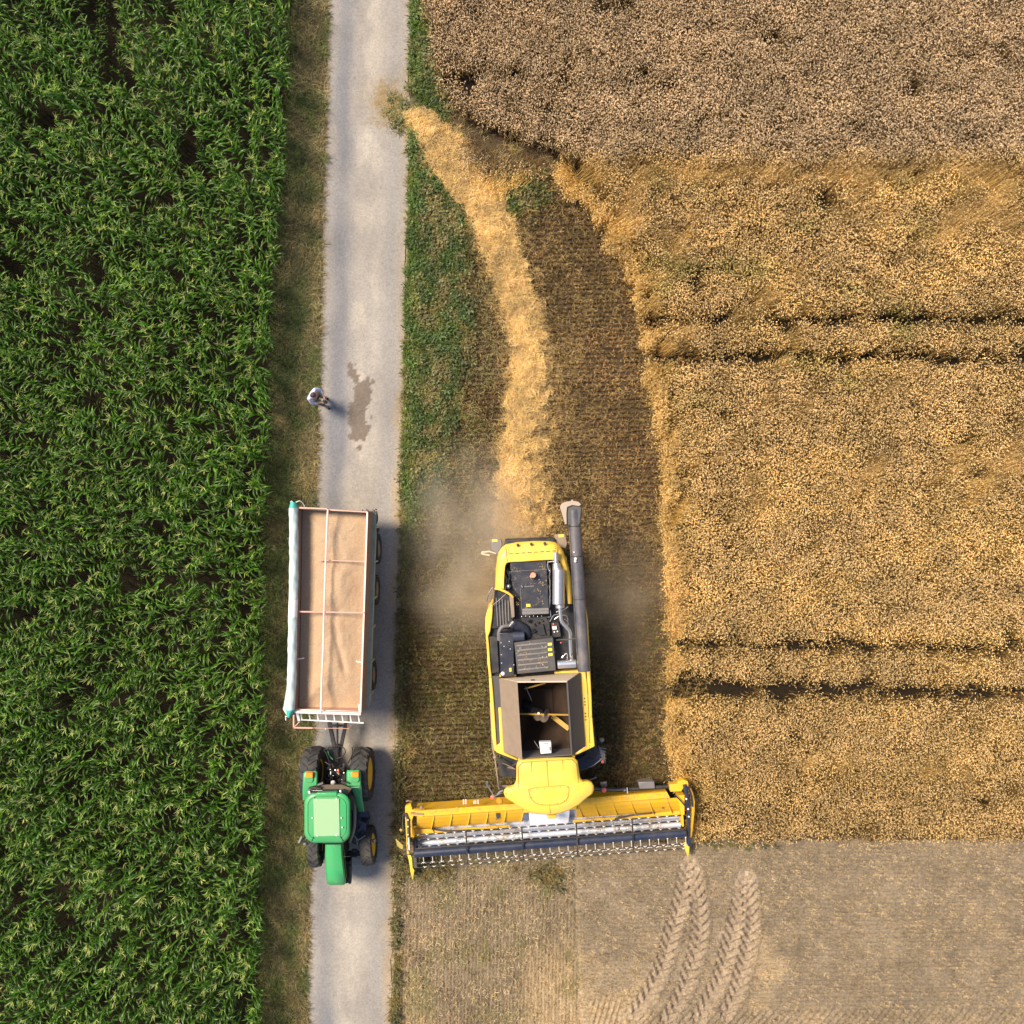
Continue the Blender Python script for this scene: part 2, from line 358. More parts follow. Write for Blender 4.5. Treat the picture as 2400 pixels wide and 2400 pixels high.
# ------------------------------------------------------------------ plant prototypes (kept out of the scene, placed as instances)
class PB:
    def __init__(s): s.V = []; s.F = []; s.Cc = []
    def strip(s, path, widths, side, c, fold=0.0):
        """ribbon; with fold a V section"""
        n0 = len(s.V)
        for p, wd, sd_ in zip(path, widths, side):
            p = np.array(p); sd_ = np.array(sd_)
            if fold:
                s.V += [p - sd_ * wd / 2 + np.array([0, 0, fold * wd]), p, p + sd_ * wd / 2 + np.array([0, 0, fold * wd])]; s.Cc += [c] * 3
            else:
                s.V += [p - sd_ * wd / 2, p + sd_ * wd / 2]; s.Cc += [c] * 2
        k = 3 if fold else 2
        for i in range(len(path) - 1):
            for j in range(k - 1):
                a = n0 + i * k + j; s.F.append((a, a + 1, a + k + 1, a + k))
    def spindle(s, a, b, r, c, n=3):
        a = np.array(a, float); b = np.array(b, float); d = b - a; d /= np.linalg.norm(d) + 1e-9
        u = np.cross(d, [0.3, .2, .93]); u /= np.linalg.norm(u) + 1e-9; v = np.cross(d, u)
        n0 = len(s.V)
        for t, rr_ in ((0, r * .5), (.4, r), (1, r * .25)):
            for k in range(n):
                an = 2 * pi * k / n; s.V.append(a + (b - a) * t + (u * math.cos(an) + v * math.sin(an)) * rr_); s.Cc.append(c)
        for i in range(2):
            for k in range(n):
                k2 = (k + 1) % n; s.F.append((n0 + i * n + k, n0 + i * n + k2, n0 + (i + 1) * n + k2, n0 + (i + 1) * n + k))
    def tube(s, pts, rs, c, n=5):
        n0 = len(s.V)
        for p, r in zip(pts, rs):
            for k in range(n):
                an = 2 * pi * k / n; s.V.append(np.array(p) + np.array([math.cos(an) * r, math.sin(an) * r, 0])); s.Cc.append(c)
        for i in range(len(pts) - 1):
            for k in range(n):
                k2 = (k + 1) % n; s.F.append((n0 + i * n + k, n0 + i * n + k2, n0 + (i + 1) * n + k2, n0 + (i + 1) * n + k))
    def mesh(s, name, m, smooth=True):
        me = mesh_from(name, np.array(s.V), np.array(s.F), np.array(s.Cc), smooth); me.materials.append(m); return me
rnd = random.Random(3)
U = rnd.uniform

def maize(m, tassel=True):
    b = PB(); Ht = U(1.85, 2.25); lean = (U(-.08, .08), U(-.08, .08))
    def ax(h): return np.array([lean[0] * h, lean[1] * h, h])
    b.tube([ax(0), ax(Ht * .5), ax(Ht)], [.016, .013, .007], (.9, 1.0, .8))
    plane = U(0, 2 * pi); n = 9
    for i in range(n):
        h = .75 + (Ht - .8) * i / (n - 1) + U(-.03, .03)
        a = plane + (i % 2) * pi + U(-.6, .6); t = i / (n - 1)
        L_ = (.38 + .17 * math.sin(pi * min(1, t * 1.1))) * U(.85, 1.1) * (1 - .3 * (t > .85))
        el = R_(52 + 26 * t + U(-10, 10)); bend = R_(95 + U(-25, 35)) * (1.1 - .45 * t)
        p = ax(h); path = [p.copy()]; ns = 7; dirv = np.array([math.cos(a), math.sin(a)]); tw = U(-.5, .5)
        sides = []; wds = []
        for k in range(ns):
            f = k / (ns - 1); e = el - bend * f ** 1.5
            if k: p = p + np.array([dirv[0] * math.cos(e), dirv[1] * math.cos(e), math.sin(e)]) * L_ / (ns - 1); path.append(p.copy())
            s_ = np.array([-dirv[1], dirv[0], 0]); up = np.array([-dirv[0] * math.sin(e), -dirv[1] * math.sin(e), math.cos(e)])
            an = tw * f * 1.5; sides.append(s_ * math.cos(an) + up * math.sin(an))
            wds.append(.060 * (.45 + .55 * min(1, f * 4)) * (1 - max(0, (f - .45) / .55) ** 1.6 * .93))
        g = U(.75, 1.2); yl = U(0, .25) if t < .8 else U(.1, .5)
        b.strip(path, wds, sides, (g * (1 + yl), g * (1 + yl * .35), g * .9), fold=.22)
    if tassel:
        tp = ax(Ht); cc = (11., 4.6, 19.) if U(0, 1) < .6 else (8., 4.1, 10.)
        for k in range(rnd.randint(5, 8)):
            a = U(0, 2 * pi); e = R_(U(25, 70)) if k else R_(85); l = U(.18, .28)
            q1 = tp + np.array([0, 0, .02 + .012 * k]); q2 = q1 + np.array([math.cos(a) * math.cos(e), math.sin(a) * math.cos(e), math.sin(e)]) * l
            b.spindle(q1, q2, .0115, cc)
        b.tube([tp, tp + np.array([0, 0, .12])], [.007, .005], cc, 3)
    return b.mesh('maize_plant_mesh', m)

def wheat(m, n=42, rad=.30, edge=False):
    b = PB()
    for i in range(n):
        a = U(0, 2 * pi); r = rad * math.sqrt(U(0, 1)); x, y = r * math.cos(a), r * math.sin(a)
        h = U(.60, .94); la = U(0, 2 * pi); ll = abs(rnd.gauss(0, .13))
        top = np.array([x + math.cos(la) * ll * h, y + math.sin(la) * ll * h, h])
        mid = np.array([x, y, 0]) * .5 + top * .5 + np.array([0, 0, .03])
        fa = U(0, pi); sd_ = np.array([math.cos(fa), math.sin(fa), 0]); gs = U(.8, 1.15) if edge else U(.20, .5); cs = (gs, .85 * gs * U(.92, 1.08), .56 * gs)  # stem colour holds the light: bright for sunlit edge, dark for shaded gaps
        b.strip([np.array([x, y, 0]), mid, top], [.008, .008, .007], [sd_] * 3, cs)
        # nodding ear
        ha = la + U(-.9, .9); dip = U(-.9, .75); d = np.array([math.cos(ha) * math.cos(dip), math.sin(ha) * math.cos(dip), math.sin(dip)])
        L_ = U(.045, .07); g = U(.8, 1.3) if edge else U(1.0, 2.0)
        b.spindle(top, top + d * L_, .0118, (1.0 * g, .90 * g, .76 * g), 4)
        if U(0, 1) < .55:  # dry leaf
            hh = h * U(.35, .8); a2 = U(0, 2 * pi); p0 = np.array([x, y, 0]) + (top - np.array([x, y, 0])) * (hh / h)
            dd = np.array([math.cos(a2), math.sin(a2), 0]); g = U(.5, .95)
            b.strip([p0, p0 + dd * .07 + np.array([0, 0, .03]), p0 + dd * .15 - np.array([0, 0, .05])], [.013, .013, .004],
                    [np.array([-dd[1], dd[0], .3])] * 3, (g, .78 * g, .45 * g))
    return b.mesh('wheat_clump', m)

def grass(m, n=26, rad=.10, L=(.14, .34), wd=.013, flat=.0):
    b = PB()
    for i in range(n):
        a = U(0, 2 * pi); r = rad * math.sqrt(U(0, 1)); p = np.array([r * math.cos(a), r * math.sin(a), 0])
        a = U(0, 2 * pi); l = U(*L); el = R_(U(35, 85)) * (1 - flat); path = []; sd_ = np.array([-math.sin(a), math.cos(a), 0])
        for k in range(4):
            f = k / 3; e = el - R_(55) * f ** 1.4
            if k: p = p + np.array([math.cos(a) * math.cos(e), math.sin(a) * math.cos(e), math.sin(e)]) * l / 3
            path.append(p.copy())
        g = U(.45, 1.8); y = U(0, .7)
        b.strip(path, [wd, wd, wd * .8, wd * .2], [sd_] * 4, (g * (1 + y), g * (1 + .35 * y), g))
    return b.mesh('grass_tuft', m)

def broadleaf(m):
    b = PB()
    for i in range(22):
        a = U(0, 2 * pi); r = U(.02, .13); z = U(.05, .24); p = np.array([r * math.cos(a), r * math.sin(a), z]); e = R_(U(-20, 40)); l = U(.05, .10)
        d = np.array([math.cos(a) * math.cos(e), math.sin(a) * math.cos(e), math.sin(e)]); s_ = np.array([-math.sin(a), math.cos(a), U(-.4, .4)]); g = U(.6, 1.35)
        b.strip([p, p + d * l * .5, p + d * l], [.008, l * .55, .005], [s_] * 3, (g, g, g))
    return b.mesh('weed_tuft', m)

def straw(m, n=34, rad=.20, zt=.10, L=(.10, .34), wd=.011):
    b = PB()
    for i in range(n):
        a = U(0, 2 * pi); r = rad * math.sqrt(U(0, 1)); p = np.array([r * math.cos(a), r * math.sin(a), U(0, zt)])
        a = U(0, 2 * pi); e = R_(rnd.gauss(0, 16)); l = U(*L); d = np.array([math.cos(a) * math.cos(e), math.sin(a) * math.cos(e), math.sin(e)])
        bend = np.array([-d[1], d[0], 0]) * U(-.03, .03); s_ = np.array([-math.sin(a), math.cos(a), U(-.4, .4)]); g = U(.6, 1.3)
        b.strip([p - d * l / 2, p + bend, p + d * l / 2], [wd * .7, wd, wd * .7], [s_] * 3, (g, g * U(.82, 1.02), g * U(.55, .95)))
    return b.mesh('straw_wisp', m)

def stubble(m, h=(.08, .17), n=16, L=.34, wd=.011):
    b = PB()
    for i in range(n):
        x = U(-L / 2, L / 2); y = rnd.gauss(0, .014); hh = U(*h); t = np.array([x + U(-.04, .04), y + U(-.04, .04), hh]); fa = U(0, pi); g = U(.6, 1.35)
        for q in (0, pi / 2):
            sd_ = np.array([math.cos(fa + q), math.sin(fa + q), 0]); b.strip([np.array([x, y, -.02]), t], [wd, wd], [sd_] * 2, (g, g * .9, g * .75))
    for i in range(5):
        x = U(-L / 2, L / 2); y = rnd.gauss(0, .05); a = U(0, 2 * pi); l = U(.05, .16); d = np.array([math.cos(a), math.sin(a), U(-.1, .25)]); p = np.array([x, y, U(.01, .06)]); g = U(.7, 1.4)
        b.strip([p - d * l / 2, p + d * l / 2], [wd, wd], [np.array([-math.sin(a), math.cos(a), .2])] * 2, (g, g * .92, g * .75))
    return b.mesh('stubble_row', m)

def scatter(name, meshes, P, rot, scl, tint=None, idx=None):
    """one object whose vertices carry the plants; a Geometry Nodes modifier puts a prototype on each"""
    pc = bpy.data.collections.new(name + '_kinds')
    for k, me in enumerate(meshes):
        o = bpy.data.objects.new('%s_kind_%02d' % (name, k), me); pc.objects.link(o)
    n = len(P); me = bpy.data.meshes.new(name); me.vertices.add(n); me.vertices.foreach_set('co', np.asarray(P, np.float32).ravel())
    def att(nm, ty, key, d): a = me.attributes.new(nm, ty, 'POINT'); a.data.foreach_set(key, np.ascontiguousarray(d).ravel())
    att('rot', 'FLOAT_VECTOR', 'vector', np.asarray(rot, np.float32)); att('scl', 'FLOAT_VECTOR', 'vector', np.asarray(scl, np.float32))
    att('idx', 'INT', 'value', (rng.integers(0, len(meshes), n) if idx is None else idx).astype(np.int32))
    if tint is not None:
        c4 = np.ones((n, 4), np.float32); c4[:, :3] = tint; att('tint', 'FLOAT_COLOR', 'color', c4)
    ob = bpy.data.objects.new(name, me); col.objects.link(ob)
    g = bpy.data.node_groups.new(name + '_place', 'GeometryNodeTree')
    g.interface.new_socket('Geometry', in_out='INPUT', socket_type='NodeSocketGeometry'); g.interface.new_socket('Geometry', in_out='OUTPUT', socket_type='NodeSocketGeometry')
    N = g.nodes.new; L = g.links.new; gi = N('NodeGroupInput'); go = N('NodeGroupOutput')
    ip = N('GeometryNodeInstanceOnPoints'); ci = N('GeometryNodeCollectionInfo'); ci.inputs['Collection'].default_value = pc
    ci.inputs['Separate Children'].default_value = True; ci.inputs['Reset Children'].default_value = True
    L(gi.outputs[0], ip.inputs['Points']); L(ci.outputs[0], ip.inputs['Instance']); ip.inputs['Pick Instance'].default_value = True
    def na(nm, ty):
        a = N('GeometryNodeInputNamedAttribute'); a.data_type = ty; a.inputs[0].default_value = nm; return a.outputs[0]
    L(na('idx', 'INT'), ip.inputs['Instance Index']); L(na('scl', 'FLOAT_VECTOR'), ip.inputs['Scale'])
    e2r = N('FunctionNodeEulerToRotation'); L(na('rot', 'FLOAT_VECTOR'), e2r.inputs[0]); L(e2r.outputs[0], ip.inputs['Rotation'])
    L(ip.outputs[0], go.inputs[0])
    md = ob.modifiers.new('placing', 'NODES'); md.node_group = g
    return ob
def jitgrid(x0, x1, y0, y1, s, jit=.5):
    xs = np.arange(x0, x1, s); ys = np.arange(y0, y1, s); X, Y = np.meshgrid(xs, ys); X = X.ravel(); Y = Y.ravel()
    return X + rng.uniform(-jit, jit, len(X)) * s, Y + rng.uniform(-jit, jit, len(X)) * s
def gz(X, Y):
    x, y = pxy(X, Y); return ground_height(x, y, classify(x, y))
def randrot(n, tilt=.15):
    r = np.zeros((n, 3)); r[:, 0] = rng.normal(0, tilt, n); r[:, 1] = rng.normal(0, tilt, n); r[:, 2] = rng.uniform(0, 2 * pi, n); return r
def usc(n, a, b): s = rng.uniform(a, b, n); return np.stack([s, s, s], 1)
# tilt towards a compass direction: euler XYZ applied after a random spin is awkward, so spin is folded into the kinds (many kinds)
def leanrot(n, dx, dy, amt):
    """lean each clump by amt (radians) towards (dx,dy); spin comes first"""
    out = np.zeros((n, 3))
    for k in range(n):
        ax = Vector((-dy[k], dx[k], 0))
        m = Matrix.Rotation(amt[k], 3, ax) @ Matrix.Rotation(rnd.uniform(0, 2 * pi), 3, 'Z')
        out[k] = m.to_euler()
    return out

# ---- maize field
m_maize = plantmat('maize_leaf', trans=.3, rough=.38, spec=.5, vary=.25, base=(.060, .152, .013))
kinds = [maize(m_maize, True) for _ in range(7)] + [maize(m_maize, False) for _ in range(5)]
xs = np.arange(-29, -9, .75); yy = np.arange(-24, 24, .150)
X, Y = np.meshgrid(xs, yy); X = X.ravel(); Y = Y.ravel()
cx = lambda Y: (lin(CORN_R, np.clip((1200 - Y * FPX / CH) / KD, -700, 2700)) * KD - 1200) * CH / FPX
X = cx(Y) - .02 - (X + 29) * 1.0 + rng.normal(0, .035, len(X)); Y = Y + rng.normal(0, .04, len(Y))
row = np.round((cx(Y) - .02 - X) / .75)
x, y = pxy(X, Y)
HOLE = [(150, -60), (205, -20), (215, 60), (250, 130), (238, 185), (214, 190), (195, 120), (168, 60), (135, 0)]
keep = (X > -26)
lowp = inpoly(x * 1.0, y * 1.0, [(966 + (a - 966) * .945, 966 + (b - 966) * .945) for a, b in HOLE])
keep &= (rng.uniform(0, 1, len(X)) > np.where(lowp, .35, .12))
lowp |= (fbm(X * .8, Y * .8, 91) > .69) & (row > 1.5)
X, Y, row, lowp = X[keep], Y[keep], row[keep], lowp[keep]
edge = np.where(row < .5)[0]
edge = edge[np.argsort(np.abs(Y[edge]))][:295]
isedge = np.zeros(len(X), bool); isedge[edge] = True
X2, Y2 = X[~isedge], Y[~isedge]
s = rng.uniform(.80, 1.14, len(X2)) * (.86 + .26 * fbm(X2 * .35, Y2 * .35, 92)) * np.where(lowp[~isedge], .5, 1)
kk = scatter('maize_crop', kinds, np.stack([X2, Y2, np.zeros_like(X2)], 1), randrot(len(X2), .06), np.stack([s, s, s], 1))
tag(kk, 'dense green maize crop with pale tassels filling the left side of the scene', 'maize field', kind='stuff')
for q, i in enumerate(edge):
    o = bpy.data.objects.new('maize_plant', kinds[q % 12]); col.objects.link(o)
    o.location = (X[i], Y[i], 0); o.rotation_euler = (U(-.08, .08), U(-.02, .14), U(0, 6.28)); sc_ = U(.85, 1.05); o.scale = (sc_,) * 3
    tag(o, 'green maize plant in the outermost row beside the track verge', 'maize plant', 'maize plants of the outermost row along the track verge')

# ---- standing wheat
m_wheat = plantmat('ripe_wheat', trans=.2, rough=.6, spec=.25, vary=.14)
kinds = [wheat(m_wheat) for _ in range(10)] + [wheat(m_wheat, 38, .24, True) for _ in range(5)]
X, Y = jitgrid(-3, 24, -14.5, 24, .262, .5)
Xe, Ye = jitgrid(-3, 8, -13, 16, .15, .5); xe, ye = pxy(Xe, Ye, .8)
de = xe - lin([(p[1], p[0]) for p in WHEAT[1:-2]], np.clip(ye, 20, 1580)); ke = (de > -3) & (de < 11) & (ye > 300)
X = np.concatenate([X, Xe[ke]]); Y = np.concatenate([Y, Ye[ke]])
zt = .8
x, y = pxy(X, Y, zt)
d = inpoly(x, y, WHEAT) | inpoly(x, y, LODGED)
jag = 6 * (fbm(x / 14, y / 14, 101) - .5)
d &= inpoly(x + jag * 2, y + jag, WHEAT) | inpoly(x, y, LODGED)
keep = d.copy()
xg, yg = pxy(X, Y, .4)
for pts in TRAM:
    dd, wd, al, sd = segdist(x, y + 5 * (fbm(x / 40, y / 90, 102) - .5), [(a - 8, b, c) for a, b, c in pts])
    keep &= ~((dd < wd * 1.5) & (rng.uniform(0, 1, len(X)) < .93))
holes = fbm(X * 1.1 + Y * .3, Y * 1.6, 103) + .12 * np.exp(-((y - 140 - (x - 1000) * .02) / 14) ** 2) * (x < 2000)
keep &= holes < .725
X, Y, x, y = X[keep], Y[keep], x[keep], y[keep]
n = len(X)
top = 1 - sstep(-22, 22, y - 294 - 22 * (fbm(x / 60, y / 60, 104) - .5) * 2 - 25 * sstep(1650, 1300, x) * 0)
gold = fbm(x / 120, y / 45, 105); greenp = sstep(.60, .74, fbm(x / 95, y / 36, 106)) * (1 - top) * (np.exp(-((y - 500) / 150) ** 2) + np.exp(-((y - 700) / 60) ** 2) + .15)
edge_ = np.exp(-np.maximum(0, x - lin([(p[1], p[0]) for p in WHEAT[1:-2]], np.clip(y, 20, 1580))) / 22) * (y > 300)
tint = np.tile(np.array([.63, .50, .275]), (n, 1))
tint = mixc(tint, (.76, .60, .29), sstep(.45, .7, gold) * .8)
tint = mixc(tint, (.56, .465, .335), top)
tint = mixc(tint, (.20, .26, .06), np.clip(greenp, 0, 1) * .55)
tint = mixc(tint, (.92, .73, .35), np.clip(edge_ * 1.3, 0, 1) * .9)  # sun on the west-facing stalks put into the edge tint
lo = sstep(1150, 1500, y); tint = mixc(tint, (.52, .40, .21), lo * (1 - edge_) * .5)
# lodging: lean field, mostly to the north-east, stronger just below the seam and in streaks
str_ = fbm((X * .62 + Y * .78) * .35, (X * .78 - Y * .62) * 1.5, 107)
amt = (.08 + .42 * sstep(.5, .72, str_)) * (1 - .8 * top) * (1 - .55 * sstep(950, 1250, y))
amt += .62 * np.exp(-((y - 322) / 24) ** 2) * (1 - top) * (.4 + fbm(X, Y, 108)) + .35 * np.exp(-((y - 1460) / 26) ** 2) * sstep(.4, .6, gold)
amt += .12 * rng.random(n) + edge_ * .12
inl = inpoly(x, y, LODGED); amt = np.where(inl, 1.2, amt)
dirx = .82 + rng.normal(0, .25, n); diry = .5 + rng.normal(0, .25, n)
dirx = np.where(edge_ > .5, -.5 + rng.normal(0, .6, n), dirx); dirx = np.where(inl, -.6 + rng.normal(0, .35, n), dirx); diry = np.where(inl, -.8, np.where(edge_ > .5, -.15 + rng.normal(0, .5, n), diry))
nn = np.hypot(dirx, diry); dirx /= nn; diry /= nn
rot = leanrot(n, dirx, diry, np.clip(amt, 0, 1.25))
s = rng.uniform(.9, 1.15, n); sz = s * (.84 + .28 * fbm(X * .9, Y * .9, 109)) * rng.uniform(.93, 1.06, n) * (1 + .07 * np.sin(Y / .55 * 2 * pi + 3 * vnoise(X * .3, Y * .3, 110)) * sstep(650, 1100, y))
ek = (edge_ > .35) | ((amt > .5) & ~inl)
tint = np.where((ek & (edge_ <= .35))[:, None], mixc(tint, (.62, .48, .26), np.full(n, .6)), tint)
wo = scatter('wheat_crop', kinds, np.stack([X, Y, gz(X, Y) - .02], 1), rot, np.stack([s, s, sz], 1), tint,
             np.where(ek, rng.integers(10, 15, n), rng.integers(0, 10, n)))
tag(wo, 'ripe golden wheat standing uncut right of the combine, parted by dark tramlines', 'wheat field', kind='stuff')

# ---- stubble
m_stub = plantmat('cut_straw', trans=.15, rough=.65, spec=.2, vary=.25)
kinds = [stubble(m_stub, (.10, .2)) for _ in range(7)]
def rows(x0, x1, y0, y1, pitch, seg, ang):
    a = np.arange(-30, 30, seg); b = np.arange(-30, 30, pitch); A, B = np.meshgrid(a, b); A = A.ravel() + rng.uniform(-.1, .1, A.size); B = B.ravel() + rng.normal(0, .013, B.size)
    X = A * math.cos(ang) - B * math.sin(ang); Y = A * math.sin(ang) + B * math.cos(ang); k = (X > x0) & (X < x1) & (Y > y0) & (Y < y1); return X[k], Y[k]
X, Y = rows(-5, 8, -13, 21, .175, .22, R_(2.0)); x, y = pxy(X, Y); MM = classify(x, y)
k = (MM['mid'] | (MM['wheat'] & (x < 1330))) & (x > lin(ROAD_R, y) + 25) & (MM['wr_d'] > MM['wr_w'] * .35)
k &= (y > 330) & (rng.uniform(0, 1, len(X)) > .6 * greenness(x, y)); X, Y, x, y = X[k], Y[k], x[k], y[k]; n = len(X)
rot = np.zeros((n, 3)); rot[:, 2] = R_(2.0) + rng.normal(0, .05, n) + rng.integers(0, 2, n) * pi; rot[:, :2] = rng.normal(0, .12, (n, 2))
tint = np.tile(np.array([.52, .37, .185]), (n, 1)) * (.6 + .8 * fbm(x / 7, y / 5, 112, 3)[:, None]); tint = mixc(tint, (.36, .28, .14), sstep(900, 1050, y)); tint = mixc(tint, (.20, .17, .07), sstep(.4, .7, fbm(x / 60, y / 60, 111)) * .6)
tint = mixc(tint, (.20, .19, .075), (1 - sstep(900, 990, x)) * .6)
so = scatter('wheat_stubble', kinds, np.stack([X, Y, gz(X, Y)], 1), rot, usc(n, .85, 1.25), tint)
tag(so, 'brown wheat stubble left in rows around the combine harvester', 'stubble', kind='stuff')

kinds = [stubble(m_stub, (.03, .075), 14) for _ in range(7)]
X1, Y1 = rows(-5, 3, -24, -10, .132, .28, R_(88.8)); x, y = pxy(X1, Y1); k = (x < 1084 + (y - 1700) * .03) & (y > 1600) & (x > 742); X1, Y1 = X1[k], Y1[k]
X3, Y3 = rows(1, 25, -24, -10, .160, .30, R_(0.5)); x, y = pxy(X3, Y3); k = (x > 1086 + (y - 1700) * .03) & (y > 1580)
for pts in TRACKS:
    dd, wd, al, sd = segdist(x, y, pts); k &= ~((dd < wd * .52) & (rng.uniform(0, 1, len(x)) < .93))
k &= rng.uniform(0, 1, len(x)) > .25
X3, Y3 = X3[k], Y3[k]
X = np.concatenate([X1, X3]); Y = np.concatenate([Y1, Y3]); n = len(X); x, y = pxy(X, Y)
rot = np.zeros((n, 3)); rot[:len(X1), 2] = R_(88.8); rot[:, 2] += rng.normal(0, .06, n); rot[:, :2] = rng.normal(0, .08, (n, 2))
tint = np.tile(np.array([.50, .42, .29]), (n, 1)) * (.8 + .4 * fbm(x / 50, y / 50, 113)[:, None]); tint = mixc(tint, (.30, .26, .12), sstep(.55, .75, fbm(x / 60, y / 60, 114)) * .6 * (x < 1100)); tint = mixc(tint, (.56, .44, .27), sstep(.42, .65, fbm(x / 130, y / 130, 41)) * sstep(1700, 1850, y) * .8)
so = scatter('short_stubble', kinds, np.stack([X, Y, gz(X, Y)], 1), rot, usc(n, .85, 1.2), tint)
tag(so, 'pale close-cut stubble of the bare field in front of the header', 'stubble', kind='stuff')

# ---- straw windrow: a heaped mound and its loose straw
m_straw = plantmat('fresh_straw', trans=.25, rough=.55, spec=.3, vary=.2)
kinds = [straw(m_straw) for _ in range(8)]
X, Y = jitgrid(-8, 2.5, -2.5, 15, .095, .6); x, y = pxy(X, Y); dd, wd, al, sd = segdist(x, y, WINDROW)
f = dd / (wd * .5) + .75 * (fbm(x / 11, y / 11, 121) - .5)
k = (f < 1.0) | ((f < 1.9) & (rng.uniform(0, 1, len(X)) < .22 * (1.9 - f))); X, Y, x, y, f = X[k], Y[k], x[k], y[k], f[k]; n = len(X)
prof = np.clip(1 - f ** 2, 0, 1); hgt = prof * (.2 + .28 * sstep(620, 720, y)) * (.35 + 1.3 * fbm(x / 9, y / 6, 122, 3))
z = gz(X, Y) + hgt + rng.uniform(-.03, .03, n)
tint = np.tile(np.array([.80, .61, .31]), (n, 1)); tint = mixc(tint, (.52, .40, .22), sstep(.45, .7, fbm(x / 20, y / 14, 123)) * .6)
tint = mixc(tint, (.46, .36, .20), np.clip(f - .9, 0, 1))
wo = scatter('straw_windrow', kinds, np.stack([X, Y, z], 1), randrot(n, .3), usc(n, .7, 1.1), tint)
tag(wo, 'golden swath of loose straw trailing behind the combine up to the track', 'straw', kind='stuff')

# ---- scattered chaff and long straw on the stubble and verge
kinds = [straw(m_straw, 10, .22, .05, (.08, .28), .009) for _ in range(6)] 
X, Y = jitgrid(-8, 8, -12, 16, .21, .6); x, y = pxy(X, Y); MM = classify(x, y)
k = MM['mid'] & (y > 170); pr = .45 + .7 * np.exp(-((x - 1062) / 28) ** 2) * (y > 640) + .45 * np.exp(-((x - 900) / 45) ** 2) * ((y > 500) & (y < 980)); pr = pr * (.35 + sstep(.35, .65, fbm(x / 40, y / 90, 131)))
k &= rng.uniform(0, 1, len(X)) < pr * (1 - .75 * greenness(x, y)) * np.where(y > 1150, .5, 1); X, Y, x, y = X[k], Y[k], x[k], y[k]; n = len(X)
tint = np.tile(np.array([.44, .33, .16]), (n, 1)); tint = mixc(tint, (.36, .34, .17), (1 - sstep(930, 960, x)))
so = scatter('loose_straw', kinds, np.stack([X, Y, gz(X, Y) + .06], 1), randrot(n, .1), usc(n, .8, 1.3), tint)
tag(so, 'loose chaff and straw strewn over the stubble on both sides of the swath', 'straw', kind='stuff')
X = rng.normal(-4.75, .35, 260) ; Y = rng.normal(15.4, .45, 260); n = 260
so = scatter('straw_litter', kinds[:3], np.stack([X, Y, np.full(n, .045)], 1), randrot(n, .03), usc(n, .3, .6) * np.array([1, 1, .25]), np.tile(np.array([.50, .38, .18]), (n, 1)))
tag(so, 'thin scatter of straw bits lying on the track where the swath begins', 'straw', kind='stuff')

# ---- grass
m_grass = plantmat('grass_blades', trans=.3, rough=.5, spec=.35, vary=.35)
kg = [grass(m_grass) for _ in range(6)] + [broadleaf(m_grass) for _ in range(4)]
X, Y = jitgrid(-8, 2, -24, 24, .10, .6); x, y = pxy(X, Y); MM = classify(x, y); g = greenness(x, y)
rr = lin(ROAD_R, y)
k = (MM['mid'] & (x > rr + 1 + 6 * vnoise(x / 9, y / 9, 5)) & (rng.uniform(0, 1, len(X)) < np.clip(g * 1.15, .0, 1)) & (MM['wr_d'] > MM['wr_w'] * .5))
k |= (y > 1590) & (x > rr + 2) & (x < rr + 16) & (rng.uniform(0, 1, len(X)) < .35 + .4 * sstep(1780, 1850, y))
k |= (MM['lower'] & (rng.uniform(0, 1, len(X)) < .9 * np.exp(-(((x - 800) / 45) ** 2 + ((y - 1632) / 16) ** 2))))
k |= (MM['lower'] & (rng.uniform(0, 1, len(X)) < .35 * np.exp(-(((x - 1035) / 30) ** 2 + ((y - 1655) / 25) ** 2))))
k |= (np.hypot(x - 752, (y - 214) * .8) < 24 * (.5 + vnoise(x / 9, y / 9, 4))) & (rng.uniform(0, 1, len(X)) < .6)
k &= ~MM['wheat'] | (y < 250)
X, Y, x, y, g = X[k], Y[k], x[k], y[k], g[k]; n = len(X)
tint = np.tile(np.array([.060, .115, .022]), (n, 1)); tint = mixc(tint, (.24, .21, .08), sstep(.42, .62, fbm(x / 14, y / 22, 141)) * .9); tint = mixc(tint, (.085, .17, .02), np.exp(-((x - lin(ROAD_R, y) - 14) / 10) ** 2) * .7); tint = mixc(tint, (.17, .14, .055), (1 - g) * .7)
tint = mixc(tint, (.16, .14, .06), sstep(950, 1150, y) * .6)
go = scatter('verge_grass', kg, np.stack([X, Y, gz(X, Y)], 1), randrot(n, .1), usc(n, .7, 1.3), tint)
tag(go, 'green grass and weeds between the track and the straw swath', 'grass', kind='stuff')
# left verge, drier
kd = [grass(m_grass, 24, .12, (.16, .40), .015, .25) for _ in range(8)]
X, Y = jitgrid(-12.5, -5.5, -24, 24, .105, .6); x, y = pxy(X, Y); rl = lin(ROAD_L, y); k = (x < rl - 1 - 6 * vnoise(x / 6, y / 6, 15)) & (x > lin(CORN_R, y) - 4) & (rng.uniform(0, 1, len(X)) < .9)
X, Y, x, y, rl = X[k], Y[k], x[k], y[k], rl[k]; n = len(X)
dry = sstep(.4, .62, fbm(x / 22, y / 50, 151)) * .8 + .3 * np.exp(-(rl - x) / 14)
tint = mixc(np.tile(np.array([.075, .115, .032]), (n, 1)), (.19, .18, .09), np.clip(dry, 0, 1)); tint = mixc(tint, (.05, .07, .02), (1 - sstep(3, 22, x - lin(CORN_R, y))) * .6)  # grass painted darker beside the maize, where the crop's shadow falls
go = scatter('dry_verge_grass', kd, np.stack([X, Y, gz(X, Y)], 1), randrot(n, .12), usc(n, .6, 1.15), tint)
tag(go, 'dry brown and olive grass on the verge between maize and track', 'grass', kind='stuff')
